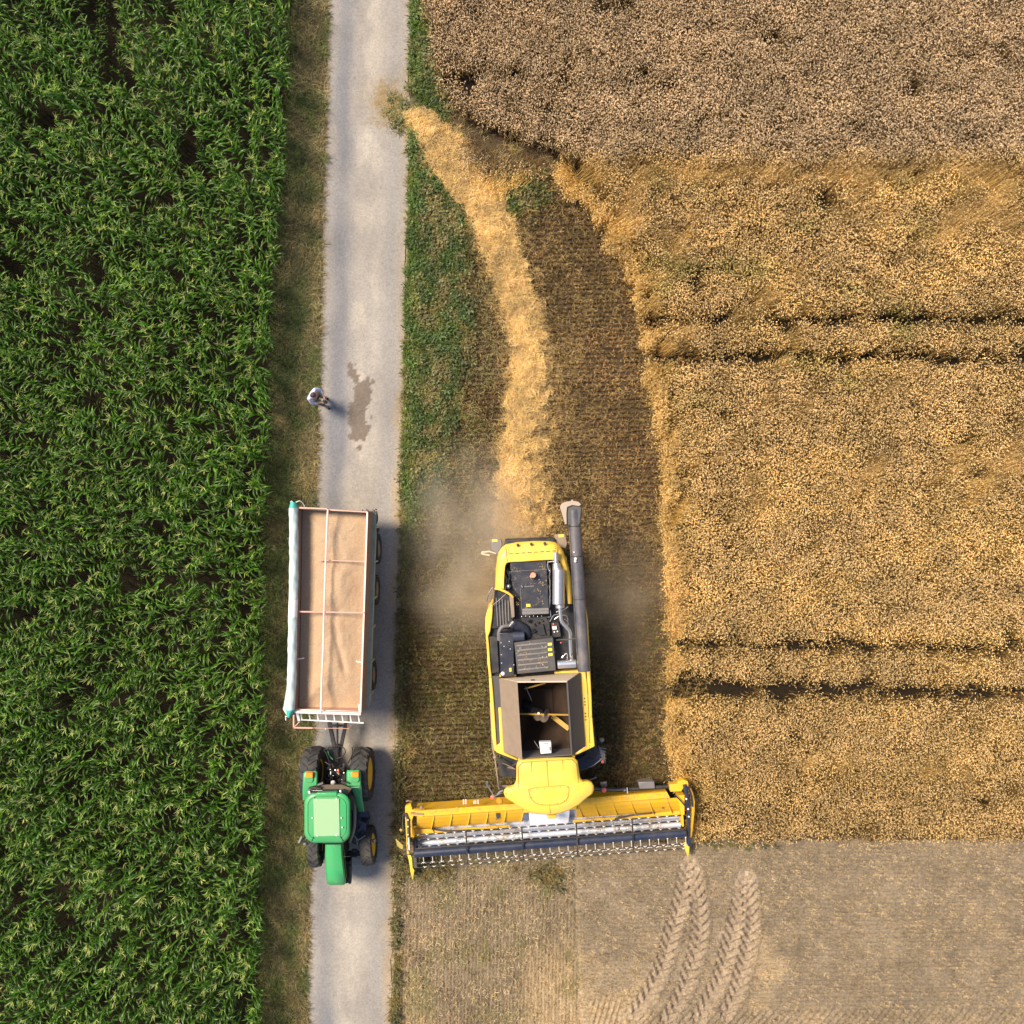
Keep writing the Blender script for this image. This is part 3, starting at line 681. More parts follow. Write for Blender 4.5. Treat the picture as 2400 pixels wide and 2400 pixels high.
# undergrowth of green weeds in the stubble around the machine and at the wheat's foot
X, Y = jitgrid(-5, 10, -14, 4, .16, .6); x, y = pxy(X, Y); MM = classify(x, y)
k = MM['mid'] & ((x < 1000) | (y > 1150)) & (rng.uniform(0, 1, len(X)) < .5 * sstep(.45, .65, fbm(x / 45, y / 45, 161)) + .05)
k |= (np.abs(y - 1592) < 6) & (x > 1325) & (x < 1480) & (rng.uniform(0, 1, len(X)) < 1.0)
X, Y = X[k], Y[k]; n = len(X)
go = scatter('stubble_weeds', kg, np.stack([X, Y, gz(X, Y)], 1), randrot(n, .1), usc(n, .4, .8), np.tile(np.array([.10, .11, .032]), (n, 1)))
tag(go, 'low green weeds growing through the stubble near the combine', 'weeds', kind='stuff')

# ================================================================== machines
class MB:
    def __init__(s): s.bm = bmesh.new()
    def _face(s, vs):
        try: return s.bm.faces.new(vs)
        except ValueError: return None
    def prism(s, top, zb, follow=None):
        """closed prism under a list of 3D points, walls upright down to zb"""
        t = [s.bm.verts.new(p) for p in top]; b = [s.bm.verts.new((p[0], p[1], zb)) for p in top]
        n = len(t); s._face(t); s._face(b[::-1])
        for i in range(n): s._face((t[i], b[i], b[(i + 1) % n], t[(i + 1) % n]))
        return s
    def loft(s, rings, cap=True):
        R = [[s.bm.verts.new(p) for p in r] for r in rings]; n = len(R[0])
        for a, b in zip(R[:-1], R[1:]):
            for i in range(n): s._face((a[i], a[(i + 1) % n], b[(i + 1) % n], b[i]))
        if cap: s._face(R[0][::-1]); s._face(R[-1])
        return s
    def slab(s, pts, th=.02):
        """thick sheet from a planar polygon"""
        p = [Vector(q) for q in pts]; n = Vector((0, 0, 0))
        for i in range(len(p)): n += p[i].cross(p[(i + 1) % len(p)])
        n = n.normalized() * th
        t = [s.bm.verts.new(q + n / 2) for q in p]; b = [s.bm.verts.new(q - n / 2) for q in p]; s._face(t); s._face(b[::-1])
        for i in range(len(p)): s._face((t[i], b[i], b[(i + 1) % len(p)], t[(i + 1) % len(p)]))
        return s
    def bar(s, a, b, wd=.05, ht=None, up=(0, 0, 1)):
        ht = ht or wd; a = Vector(a); b = Vector(b); d = (b - a).normalized(); u = Vector(up)
        if abs(d.dot(u)) > .95: u = Vector((0, 1, 0))
        x = d.cross(u).normalized() * wd / 2; y = x.cross(d).normalized() * ht / 2
        return s.loft([[a - x - y, a + x - y, a + x + y, a - x + y], [b - x - y, b + x - y, b + x + y, b - x + y]])
    def tube(s, pts, r, n=12, smooth=0):
        pts = [Vector(p) for p in pts]
        if smooth:
            q = []
            for i in range(len(pts) - 1):
                p0 = pts[max(i - 1, 0)]; p1 = pts[i]; p2 = pts[i + 1]; p3 = pts[min(i + 2, len(pts) - 1)]
                for k in range(smooth):
                    t = k / smooth; q.append(.5 * ((2 * p1) + (p2 - p0) * t + (2 * p0 - 5 * p1 + 4 * p2 - p3) * t * t + (3 * p1 - p0 - 3 * p2 + p3) * t ** 3))
            pts = q + [pts[-1]]
        rs = r if isinstance(r, (list, tuple)) else [r] * len(pts)
        if len(rs) != len(pts): rs = [rs[0] + (rs[-1] - rs[0]) * i / (len(pts) - 1) for i in range(len(pts))]
        rings = []; u = None
        for i, p in enumerate(pts):
            d = (pts[min(i + 1, len(pts) - 1)] - pts[max(i - 1, 0)]).normalized()
            if u is None: u = d.orthogonal().normalized()
            u = (u - d * u.dot(d)).normalized(); v = d.cross(u)
            rings.append([p + (u * math.cos(2 * pi * k / n) + v * math.sin(2 * pi * k / n)) * rs[i] for k in range(n)])
        return s.loft(rings)
    def ball(s, c, r, sx=1, sy=1, sz=1, n=12):
        rings = []
        for i in range(1, n // 2 + 2 - 1):
            a = pi * i / (n // 2); rings.append([Vector(c) + Vector((math.sin(a) * math.cos(2 * pi * k / n) * r * sx, math.sin(a) * math.sin(2 * pi * k / n) * r * sy, -math.cos(a) * r * sz)) for k in range(n)])
        return s.loft(rings)
    def lathe(s, c, axis, prof, n=40):
        """prof: list of (axial, radius), closed loop"""
        c = Vector(c); ax = Vector(axis).normalized(); u = ax.orthogonal().normalized(); v = ax.cross(u)
        R = [[s.bm.verts.new(c + ax * a + (u * math.cos(2 * pi * k / n) + v * math.sin(2 * pi * k / n)) * r) for k in range(n)] for a, r in prof]
        for i in range(len(R)):
            a, b = R[i], R[(i + 1) % len(R)]
            for k in range(n): s._face((a[k], a[(k + 1) % n], b[(k + 1) % n], b[k]))
        return s
    def build(s, name, m, parent=None, bevel=0, seg=2, smooth=35, label=None):
        bmesh.ops.remove_doubles(s.bm, verts=s.bm.verts, dist=1e-5)
        bmesh.ops.recalc_face_normals(s.bm, faces=s.bm.faces)
        off = Vector((0, 0, 0)); q = parent
        while q is not None: off += q.location; q = q.parent
        for v in s.bm.verts: v.co -= off
        me = bpy.data.meshes.new(name); s.bm.to_mesh(me); s.bm.free(); me.materials.append(m)
        for p in me.polygons: p.use_smooth = True
        try: me.set_sharp_from_angle(angle=R_(smooth))
        except Exception: pass
        o = bpy.data.objects.new(name, me); col.objects.link(o); o.parent = parent
        if bevel:
            b = o.modifiers.new('soft_edges', 'BEVEL'); b.width = bevel; b.segments = seg; b.limit_method = 'ANGLE'; b.angle_limit = R_(30)
        if label: o['label'] = label
        return o
def wheel(parent, c, axis, R, W, rim_r, mt, mr, lug=.05, nl=18, both=False):
    """agricultural tyre with chevron lugs; axis points to the outer face"""
    c = Vector(c); ax = Vector(axis).normalized(); b = MB(); h = W / 2
    b.lathe(c, ax, [(-h * .72, rim_r), (-h, rim_r + (R - rim_r) * .35), (-h, R * .86), (-h * .86, R * .96), (0, R), (h * .86, R * .96), (h, R * .86), (h, rim_r + (R - rim_r) * .35), (h * .72, rim_r)], 48)
    u = ax.orthogonal().normalized()
    if lug:
        u = Vector((0, 1, 0)); u = (u - ax * u.dot(ax)).normalized(); v = ax.cross(u)
        for k in range(nl * 2):
            sd_ = 1 if k % 2 else -1; a0 = 2 * pi * (k + .0) / (nl * 2)
            def pt(t, r): a = a0 + t * .26; return c + ax * sd_ * h * (.04 + .95 * t) + (u * math.cos(a) + v * math.sin(a)) * r
            wv = .035 * R / .9
            def ring(t, r0, r1):
                a = a0 + t * .26; tg = (-u * math.sin(a) + v * math.cos(a)) * wv
                return [pt(t, r0) - tg, pt(t, r0) + tg, pt(t, r1) + tg * .8, pt(t, r1) - tg * .8]
            b.loft([ring(0, R * .97, R + lug), ring(.5, R * .96, R + lug * .95), ring(1, R * .86, R * .93 + lug)])
    w_ = b.build('wheel', mt, parent)
    b = MB()
    b.lathe(c, ax, [(-h * .7, rim_r), (-h * .7, rim_r * .8), (-h * .1, rim_r * .7), (-h * .1, .02), (h * .15, .02), (h * .15, rim_r * .45), (h * .3, rim_r * .6), (h * .62, rim_r * .86), (h * .80, rim_r * .97), (h * .8, rim_r * 1.04), (h * .6, rim_r * 1.02)], 36)
    b.lathe(c + ax * h * .15, ax, [(0, .02), (0, rim_r * .3), (h * .35, rim_r * .26), (h * .4, .02)], 20)
    for k in range(8):
        a = 2 * pi * k / 8; v = ax.cross(u); p = c + ax * h * .2 + (u * math.cos(a) + v * math.sin(a)) * rim_r * .38; b.tube([p, p + ax * .04], .02, 6)
    b.build('rim', mr, w_)
    b = MB(); b.lathe(c, ax, [(-h * .72, rim_r * .99), (-h * .5, rim_r * .5), (-h * .5, .02), (-h * .45, .02), (-h * .45, rim_r * .5), (-h * .66, rim_r * .99)], 32); b.build('inner_hub', BLK, w_)
    return w_
def rrect(cx_, cy_, hx, hy, r, n=5):
    P = []
    for sx, sy, a0 in ((1, 1, 0), (-1, 1, 90), (-1, -1, 180), (1, -1, 270)):
        for k in range(n + 1):
            a = R_(a0 + 90 * k / n); P.append((cx_ + sx * (hx - r) + r * math.cos(a), cy_ + sy * (hy - r) + r * math.sin(a)))
    return P

YEL = mat('yellow_paint', (.86, .56, .065), .45, coat=.12, damt=.55, dirt=(.55, .40, .17), dscale=1.8)
YEL2 = mat('deep_yellow_paint', (.86, .47, .015), .45, coat=.1, damt=.5, dirt=(.5, .34, .12), dscale=2.2)
BLK = mat('black_metal', (.018, .019, .023), .5, damt=.35, dirt=(.16, .13, .10))
DRK = mat('dark_blue_grey_cover', (.020, .023, .036), .42, damt=.30, dirt=(.15, .13, .11), coat=.2)
GRY = mat('grey_metal', (.20, .19, .19), .5, .3, dirt=(.30, .25, .19))
DUSTB = mat('dusty_steel', (.30, .225, .165), .6, .2, dirt=(.20, .15, .11), damt=.6, dscale=4)
DKGR = mat('dark_flap', (.07, .068, .07), .55, damt=.4, dirt=(.15, .12, .10))  # its dark tone also paints the shade on the right tank flap
CREAM = mat('dusty_pale_steel', (.62, .50, .38), .6, damt=.5)  # its pale tone also paints the sunlight on the rear tank flap
SILV = mat('bare_steel', (.72, .73, .76), .28, .85, dirt=(.5, .47, .42), damt=.4, dscale=6)
PANS = mat('polished_trough', (.74, .79, .92), .36, .35, dirt=(.42, .38, .32), damt=.45, dscale=3)
RUB = mat('tyre_rubber', (.035, .037, .042), .75, dirt=(.17, .14, .11), damt=.55, dscale=3, spec=.3)
WHT = mat('white_paint', (.82, .80, .78), .45, damt=.2)
LABY = mat('yellow_label', (.85, .70, .08), .5, damt=.1)
ORG = mat('orange_lens', (.95, .30, .02), .25, damt=0, coat=.5)
RED = mat('red_reflector', (.80, .16, .12), .3, damt=.1)
PINK = mat('salmon_cap', (.85, .30, .18), .5, damt=.2)
TANK = mat('tank_interior', (.035, .020, .012), .7, dirt=(.08, .045, .025), damt=.6)
NAVY = mat('navy_tube', (.018, .028, .060), .38, coat=.2, dirt=(.12, .10, .09), damt=.3)
GLASS = mat('dark_cab_glass', (.012, .016, .02), .08, damt=.1)
TIN = mat('white_tine', (.85, .80, .72), .5, damt=.1)

# ------------------------------------------------------------------ combine harvester
cb = empty('combine_harvester', C(850, 2000, 0).to_tuple()[:2] + (0,),
           'yellow combine harvester with open grain tank and black engine deck, cutting the strip', 'combine harvester')
HX = (C(1030, 3720, 0) - C(830, 640, 0)).normalized(); HX = Vector((.0585, -.998, 0)).normalized()   # heading
SX = Vector((-HX.y, HX.x, 0))                                                                     # picture right is +SX
if SX.x < 0: SX = -SX
def zz(pts, z, f=C): return [f(u, v, z) for u, v in pts]
# lower body
b = MB(); b.prism(zz([(300, 1500), (300, 2000), (318, 2120), (1462, 2060), (1465, 2000), (1440, 1500), (1230, 1250), (1200, 800), (1120, 720), (520, 740), (440, 820), (420, 1250)], 2.55), .95)
b.prism(zz([(318, 2110), (340, 2500), (372, 2985), (640, 3120), (1280, 3080), (1500, 2940), (1466, 2050)], 1.70), .96)
b.build('body', YEL, cb)
b = MB(); b.prism(zz([(500, 700), (1120, 680), (1150, 1500), (1330, 3000), (560, 3050), (480, 1500)], .96), .55); b.build('chassis', BLK, cb, .03)
# engine bay floor
b = MB(); b.prism(zz([(480, 870), (1130, 850), (1240, 1240), (1420, 1340), (1440, 2100), (330, 2170), (320, 1600), (400, 1350), (480, 1250)], 2.72), 2.5); b.build('engine_bay_floor', BLK, cb, .02)
# rear hood : horseshoe with rounded shoulder, three levels
outer = [(388, 1150), (392, 1050), (398, 930), (410, 820), (428, 745), (462, 690), (510, 655), (640, 630), (830, 617), (1000, 619), (1070, 632), (1120, 665), (1160, 730), (1195, 830), (1225, 930), (1243, 1030), (1255, 1180), (1262, 1330)]
inner = [(490, 1160), (492, 1060), (498, 960), (505, 900), (520, 870), (545, 862), (600, 858), (680, 855), (780, 848), (880, 840), (960, 836), (1020, 833), (1075, 832), (1118, 842), (1140, 900), (1165, 1020), (1195, 1190), (1212, 1330)]
b = MB(); rings = []
def mixp(a, b_, t): return (a[0] + (b_[0] - a[0]) * t, a[1] + (b_[1] - a[1]) * t)
for o_, i_ in zip(outer, inner):
    P = [C(*o_, 2.2), C(*o_, 3.0), C(*mixp(o_, i_, .10), 3.14), C(*mixp(o_, i_, .30), 3.24), C(*mixp(o_, i_, .6), 3.28), C(*mixp(o_, i_, .97), 3.27), C(*i_, 3.24), C(*i_, 2.6)]
    rings.append(P)
b.loft(rings); hood = b.build('rear_hood', YEL, cb, .008, smooth=50)
b = MB()
for u, v in ((645, 662), (798, 652), (950, 645)): b.ball(C(u, v, 3.27), .05, n=8); b.bar(C(u, v, 3.25), C(u - 4, v + 22, 3.29), .025)
for k in range(8): b.bar(C(545 + k * 70, 763 - k * 4.6, 3.292), C(590 + k * 70, 760 - k * 4.6, 3.292), .018, .012)
for k in range(3): b.bar(C(532 + k * 3, 690 + k * 25, 3.285), C(534 + k * 3, 700 + k * 25, 3.285), .02, .012); b.bar(C(1065 + k * 2, 650 + k * 24, 3.285), C(1066 + k * 2, 660 + k * 24, 3.285), .02, .012)
b.bar(C(505, 690, 3.275), C(527, 850, 3.275), .014, .01); b.bar(C(1088, 640, 3.275), C(1100, 815, 3.275), .014, .01)
b.build('hood_fitting', BLK, hood)
# engine cover plate
b = MB(); b.prism(zz([(560, 862), (968, 838), (1000, 1385), (690, 1395), (676, 1250), (590, 1160), (570, 1000)], 3.18), 2.7); ec = b.build('engine_cover', DRK, cb, .02)
b = MB(); b.bar(C(672, 1150, 3.19), C(690, 1400, 3.19), .012, .012); b.bar(C(720, 1135, 3.2), C(830, 1128, 3.2), .03, .03); b.ball(C(695, 1138, 3.2), .035, n=8)
b.bar(C(575, 960, 3.185), C(980, 940, 3.185), .012, .012)
b.build('latch', GRY, ec)
b = MB(); b.slab(zz([(740, 1332), (786, 1330), (788, 1362), (742, 1364)], 3.193), .008); b.build('sticker', LABY, ec)
b = MB()
for v in (1398, 1432): b.bar(C(695, v + 4, 3.15), C(998, v - 8, 3.15), .11, .08)
b.build('grab_rail', GRY, ec, .02)
b = MB(); b.tube([C(820, 1005, 3.16), C(820, 1005, 3.36)], .045, 10); b.tube([C(820, 1005, 3.33), C(820, 1005, 3.45)], [.10, .085], 14); b.ball(C(800, 1020, 3.36), .06); b.build('breather_cap', PINK, cb)
# left walkway with ribs, bent rail
b = MB(); b.prism(zz([(385, 1165), (560, 1240), (600, 1490), (540, 1600), (350, 1610), (365, 1350)], 2.86), 2.7); wk = b.build('walkway', BLK, cb, .01)
b = MB()
for k in range(5): b.bar(C(400 + k * 34, 1260 + k * 8, 2.885), C(418 + k * 32, 1580, 2.885), .03, .03)
b.build('tread_rib', GRY, wk)
b = MB(); b.tube([C(385, 1158, 3.3), C(440, 1165, 3.32), (C(510, 1195, 3.32)), C(560, 1225, 3.3), C(590, 1255, 3.25)], .04, 8, 3); b.build('yellow_rail', YEL, cb)
b = MB(); b.prism(zz([(550, 1230), (598, 1240), (612, 1480), (575, 1490)], 3.1), 2.7); b.build('duct', DUSTB, cb, .02)
b = MB(); b.tube([C(292, 1300, 3.0), C(315, 1215, 3.1), C(362, 1140, 3.1)], .025, 8, 3); b.tube([C(335, 1310, 3.0), C(350, 1230, 3.1), C(366, 1150, 3.1)], .02, 8); b.tube([C(292, 1300, 2.7), C(292, 1300, 3.0)], .025, 8)
b.tube([C(330, 1370, 3.05), C(430, 1290, 3.1), C(545, 1185, 3.1)], .012, 6); b.build('handrail', GRY, cb)
# small engine clutter beside the cover
b = MB()
for k in range(14):
    u, v = U(505, 560), U(890, 1130); b.tube([C(u, v, 2.8), C(u + U(-14, 14), v + U(10, 40), 2.95), C(u + U(-14, 14), v + U(40, 80), 2.85)], .018, 6, 2)
b.ball(C(540, 1130, 2.95), .09)
for k in range(4): b.tube([C(985 + U(0, 20), 900 + k * 110, 3.0), C(1010, 960 + k * 110, 3.15), C(995 + U(0, 20), 1040 + k * 110, 3.05)], .022, 6, 2)
b.tube([C(1050, 850, 3.2), C(985, 855, 3.2), C(982, 900, 3.2), C(1000, 960, 3.15)], .022, 6)
b.build('pipework', SILV, cb)
# air duct and intake
b = MB(); b.tube([C(560, 1590, 3.05), C(610, 1530, 3.05)], .17, 18); b.tube([C(585, 1560, 3.0), C(720, 1610, 2.95), C(760, 1700, 2.9)], [.2, .14], 16, 3); b.build('air_intake', DRK, cb, .01)
b = MB(); b.tube([C(430, 1740, 3.1), C(432, 1650, 3.18), C(470, 1590, 3.2), C(545, 1578, 3.15)], .06, 10, 5); b.build('intake_hose', GRY, cb)
# left fan box, long box
b = MB(); b.prism(zz([(320, 1700), (415, 1695), (440, 2110), (350, 2120)], 2.9), 2.7); b.build('side_cover', BLK, cb, .03)
b = MB(); b.prism(zz([(430, 1660), (600, 1655), (608, 2150), (450, 2160)], 3.22), 2.7); fb = b.build('filter_box', DRK, cb, .03)
b = MB()
for u, v in ((455, 1770), (548, 1755), (490, 1810), (560, 1840), (458, 1905), (600, 2020), (462, 2000)): b.ball(C(u, v, 3.22), .018, n=6)
b.ball(C(475, 2120, 3.22), .07, n=8, sz=.4); b.build('bolt', WHT, fb)
b = MB(); b.slab(zz([(548, 2055), (572, 2053), (574, 2095), (550, 2097)], 3.232), .008); b.build('sticker', LABY, fb)
b = MB(); b.tube([C(590, 1700, 3.2), C(720, 1695, 3.2)], .16, 20); b.build('air_filter_drum', NAVY, cb, .01)
# radiator cover with louvres
b = MB(); b.prism(zz([(605, 1770), (1045, 1712), (1078, 2085), (640, 2125)], 3.3), 2.7); rc_ = b.build('radiator_cover', DKGR, cb, .02)
b = MB()
for k in range(6):
    v = 1805 + k * 55; b.bar(C(632 + k * 4, v, 3.305), C(975 + k * 4, v - 36, 3.305), .055, .03)
b.build('louvre', GRY, rc_, .01)
b = MB()
for u, v in ((1008, 1787), (1010, 1848), (1015, 1905)): b.slab(zz([(u - 24, v - 15), (u + 22, v - 18), (u + 24, v + 12), (u - 22, v + 16)], 3.306), .01)
b.build('sticker', LABY, rc_)
b = MB()
for u, v in ((670, 1830), (920, 1815), (965, 1812), (925, 1930), (972, 1930), (930, 2020)): b.ball(C(u, v, 3.31), .016, n=6)
b.build('bolt', WHT, rc_)
# engine block between
b = MB(); b.prism(zz([(690, 1490), (1000, 1470), (1010, 1700), (740, 1740)], 2.9), 2.7); b.prism(zz([(860, 1580), (930, 1560), (960, 1680), (880, 1690)], 3.0), 2.85)
for k in range(16):
    u, v = U(760, 1000), U(1500, 1690); b.tube([C(u, v, 2.88), C(u + U(-40, 40), v + U(-30, 30), 3.0), C(u + U(-60, 60), v + U(-40, 40), 2.9)], U(.012, .028), 6, 3)
b.build('engine', BLK, cb, .01)
b = MB()
for k in range(6): b.ball(C(690 + k * 45, 1475 - (k % 2) * 8, 2.95), .02, n=6)
for pp in ([(1010, 1530), (1050, 1460), (1100, 1450)], [(1060, 1505), (1110, 1470), (1190, 1460), (1215, 1520)], [(1170, 1500), (1215, 1540), (1200, 1620)], [(1140, 1940), (1200, 1890), (1205, 1960)], [(1010, 1400), (1018, 1470), (985, 1480)], [(1080, 1420), (1165, 1395), (1215, 1360)]):
    b.tube([C(u, v, 3.1) for u, v in pp], .014, 6, 4)
b.build('hose_line', SILV, cb)
b = MB(); b.prism(zz([(1020, 1545), (1110, 1535), (1135, 1700), (1045, 1710)], 3.0), 2.7); fz = b.build('fuse_box', BLK, cb, .01)
b = MB(); b.prism(zz([(1035, 1585), (1082, 1580), (1086, 1618), (1040, 1622)], 3.05), 3.0); b.ball(C(1060, 1648, 3.02), .03); b.ball(C(1095, 1642, 3.02), .03); b.build('switch', WHT, fz)
b = MB(); b.ball(C(1050, 1560, 3.03), .035); b.ball(C(1133, 1770, 3.0), .03); b.build('red_cap', RED, fz)
# muffler
b = MB(); b.tube([C(1108, 935, 3.45), C(1106, 1335, 3.45)], .205, 24); mf = b.build('muffler', SILV, cb, .02)
b = MB(); b.tube([C(1076, 745, 3.5), C(1080, 900, 3.47)], .085, 18); b.tube([C(1082, 870, 3.46), C(1090, 935, 3.45)], [.12, .16], 18); b.build('tail_pipe', SILV, mf)
b = MB()
b.tube([C(1122, 1340, 3.42), C(1124, 1375, 3.42)], .15, 18); b.tube([C(1124, 1375, 3.4), C(1126, 1450, 3.38), C(1142, 1530, 3.36), C(1200, 1600, 3.32), C(1236, 1655, 3.28), C(1238, 1760, 3.2), C(1246, 1900, 3.15), C(1255, 1960, 3.1)], .062, 14, 4)
b.build('exhaust_pipe', SILV, mf)
b = MB(); b.tube([C(1095, 2018, 3.3), C(1305, 2005, 3.3)], .14, 22); b.build('silver_drum', SILV, cb, .02)
b = MB(); b.tube([C(1165, 1690, 3.2), C(1170, 1960, 3.2)], .015, 6); b.tube([C(1080, 1740, 3.2), C(1340, 1722, 3.4)], .015, 6); b.tube([C(1245, 1920, 3.3), C(1345, 1770, 3.5)], .015, 6); b.build('stay_rod', BLK, cb)
# yellow side panels
b = MB(); b.prism(zz([(366, 1345), (345, 1335), (300, 1405), (280, 1480), (275, 1600), (288, 1740), (300, 1935), (318, 2165), (352, 2165), (338, 2050), (322, 1800), (312, 1700), (335, 1640), (355, 1500)], 2.95), 1.0); b.build('side_panel', YEL, cb, .03)
b = MB(); b.prism(zz([(318, 2167), (340, 2560), (356, 2850), (372, 2955), (405, 3015), (645, 3108), (640, 3085), (492, 3012), (462, 2505), (425, 2505), (445, 2912), (405, 2935), (372, 2400), (352, 2167)], 3.0), 1.0); b.build('side_panel', YEL, cb, .03)
b = MB(); b.prism(zz([(354, 2150), (438, 2145), (462, 2503), (424, 2503), (444, 2910), (406, 2930), (374, 2400)], 2.93), 2.5); b.build('rubber_strip', DKGR, cb, .01)
b = MB(); b.prism(zz([(1385, 1262), (1412, 1320), (1434, 1480), (1446, 1700), (1456, 1935), (1466, 2100), (1482, 2400), (1488, 2612), (1448, 2616), (1435, 2300), (1425, 2080), (1412, 1800), (1400, 1500)], 2.95), 1.0); b.build('side_panel', YEL, cb, .03)
b = MB(); b.prism(zz([(1345, 2080), (1410, 2070), (1438, 2300), (1447, 2618), (1489, 2614), (1505, 2800), (1518, 2945), (1290, 3052), (1288, 3030), (1412, 2942), (1352, 2110), (1060, 2125), (1062, 2100)], 3.0), 1.0); sp = b.build('side_panel', YEL, cb, .03)
b = MB()
for v in (2400, 2438, 2472, 2568, 2605, 2640): b.ball(C(1400 + (v - 2400) * .06, v, 3.0), .03, n=6)
for v in (2865, 2900, 2935): b.ball(C(1457, v, 3.0), .018, n=6)
b.bar(C(1452, 2620, 3.004), C(1458, 2900, 3.004), .014, .01)
b.build('rivet', BLK, sp)
b = MB(); b.prism(zz([(438, 2135), (625, 2128), (630, 2152), (440, 2160)], 3.02), 2.6); b.build('tank_rear_edge', YEL, cb, .01)
b = MB(); b.prism(zz([(645, 3085), (1290, 3050), (1292, 3075), (650, 3112)], 3.3), 2.6); b.build('tank_front_edge', YEL, cb, .01)
# folding tank walls: foot at 3.05, rim at 3.85
TL, TR_, BL, BR = (632, 2212), (1203, 2208), (688, 3088), (1256, 3045)
def flap(a, b_, c_, d, m, nm='tank_flap'):
    q = MB(); q.slab([C(*a, 3.05), C(*b_, 3.85), C(*c_, 3.85), C(*d, 3.05)], .03)
    q.bar(C(*b_, 3.85), C(*c_, 3.85), .05, .05); return q.build(nm, m, cb, .004)
flap((438, 2175), TL, BL, (490, 3005), DUSTB); flap((1352, 2110), TR_, BR, (1410, 2940), DKGR); flap((446, 2178), TL, TR_, (1345, 2110), CREAM)  # flap colours hold the sun: rear pale, left dusty and lit, right shaded
b = MB(); b.bar(C(792, 2196, 3.72), C(836, 2193, 3.72), .06, .02); b.build('nameplate', BLK, cb)
# tank interior
b = MB(); w0 = [C(*TL, 3.82), C(*TR_, 3.82), C(*BR, 3.5), C(*BL, 3.5)]
def lerp(a, b_, t): return a * (1 - t) + b_ * t
cen = lerp(w0[0], w0[2], .5); mid = [Vector((p.x, p.y, 2.85)) for p in w0]; lowr = [lerp(Vector((p.x, p.y, 1.75)), Vector((cen.x, cen.y, 1.75)), .55) for p in w0]
for A, B in ((mid, lowr),):
    for i in range(4): j = (i + 1) % 4; b.slab([A[i], A[j], B[j], B[i]], .02)
for i in (0, 1, 3): j = (i + 1) % 4; b.slab([Vector((w0[i].x, w0[i].y, 3.1)), Vector((w0[j].x, w0[j].y, 3.1)), mid[j], mid[i]], .02)
b.slab(lowr, .03); b.build('grain_tank', TANK, cb)
b = MB(); b.slab([C(693, 3078, 3.55), C(1252, 3040, 3.55), C(1252, 3040, 3.55) - Vector((0, 0, .9)), C(693, 3078, 3.55) - Vector((0, 0, .9))], .02); b.build('tank_front_wall', GRY, cb)
b = MB(); b.bar(C(660, 2575, 3.15), C(1225, 2585, 3.15), .05, .05); b.bar(C(1035, 2600, 2.6), C(1225, 2745, 2.9), .16, .05); b.bar(C(720, 2290, 3.1), C(960, 2225, 3.1), .05, .03); b.build('tank_brace', mat('dull_yellow_paint', (.42, .25, .03), .6), cb)
b = MB(); b.bar(C(735, 2265, 3.2), C(800, 2420, 2.9), .03, .03); b.bar(C(830, 2880, 3.2), C(885, 2965, 3.2), .02, .02); b.build('level_rod', GRY, cb)
b = MB(); b.tube([C(660, 2420, 2.2), C(840, 2560, 2.9)], .17, 16); b.build('fill_auger_tube', BLK, cb)
b = MB()   # helical flight of the filling auger, at rest
a0, a1 = C(850, 2590, 2.9), C(1000, 2600, 3.25); axx = (a1 - a0).normalized(); uu = axx.orthogonal().normalized(); vv = axx.cross(uu)
prev = None
for k in range(49):
    t = k / 48; an = t * 2 * pi * 2.2; p = a0.lerp(a1, t); dr = uu * math.cos(an) + vv * math.sin(an); cur = (b.bm.verts.new(p + dr * .03), b.bm.verts.new(p + dr * (.17 + .08 * t)))
    if prev: b.bm.faces.new((prev[0], prev[1], cur[1], cur[0]))
    prev = cur
b.tube([a0, a1], .035, 8); b.ball(a0, .09); b.build('auger_flight', DUSTB, cb)
b = MB(); b.ball(C(882, 2570, 3.15), .05, n=8); b.build('auger_cap', WHT, cb)
b = MB(); b.prism(zz([(888, 2897), (1022, 2893), (1026, 3020), (905, 3028)], 3.5), 3.3); wb = b.build('white_sensor_box', WHT, cb, .01)
b = MB()
for k in range(3): b.slab(zz([(938 + k * 18, 2903), (950 + k * 18, 2902), (950 + k * 18, 2912), (938 + k * 18, 2913)], 3.506), .006)
b.slab(zz([(1002, 2945), (1016, 2944), (1018, 2990), (1004, 2992)], 3.506), .006)
b.build('printed_mark', DKGR, wb)
# cab with roof
roof = [(672, 3105), (800, 3098), (960, 3090), (1130, 3083), (1275, 3078), (1325, 3120), (1338, 3200), (1348, 3275), (1358, 3320), (1390, 3350), (1440, 3346), (1485, 3360), (1510, 3400), (1512, 3450), (1495, 3490), (1440, 3530), (1350, 3610), (1240, 3675), (1120, 3712), (1040, 3726), (940, 3726), (800, 3708), (700, 3665), (590, 3590), (505, 3535), (484, 3480), (490, 3450), (515, 3425), (560, 3412), (600, 3398), (625, 3350), (630, 3260), (630, 3170), (645, 3130)]
rc3 = [C(u, v, 3.85) for u, v in roof]; cc = sum(rc3, Vector()) / len(rc3)
def inset(pts, t, z): return [Vector((cc.x + (p.x - cc.x) * t, cc.y + (p.y - cc.y) * t, z)) for p in pts]
b = MB(); b.loft([inset(rc3, .96, 3.58), inset(rc3, .995, 3.64), inset(rc3, 1, 3.74), inset(rc3, .985, 3.80), inset(rc3, .93, 3.845), inset(rc3, .7, 3.875), inset(rc3, .4, 3.885)]); rf = b.build('cab_roof', YEL, cb, 0, smooth=60)
b = MB()
def line(pts, z, wd=.016):
    for (a, c_) in zip(pts[:-1], pts[1:]): b.bar(C(*a, z), C(*c_, z), wd, .014)
line([(795, 3115), (808, 3400)], 3.872, .02); line([(968, 3105), (992, 3390)], 3.888, .02); line([(1150, 3095), (1172, 3385)], 3.872, .02)
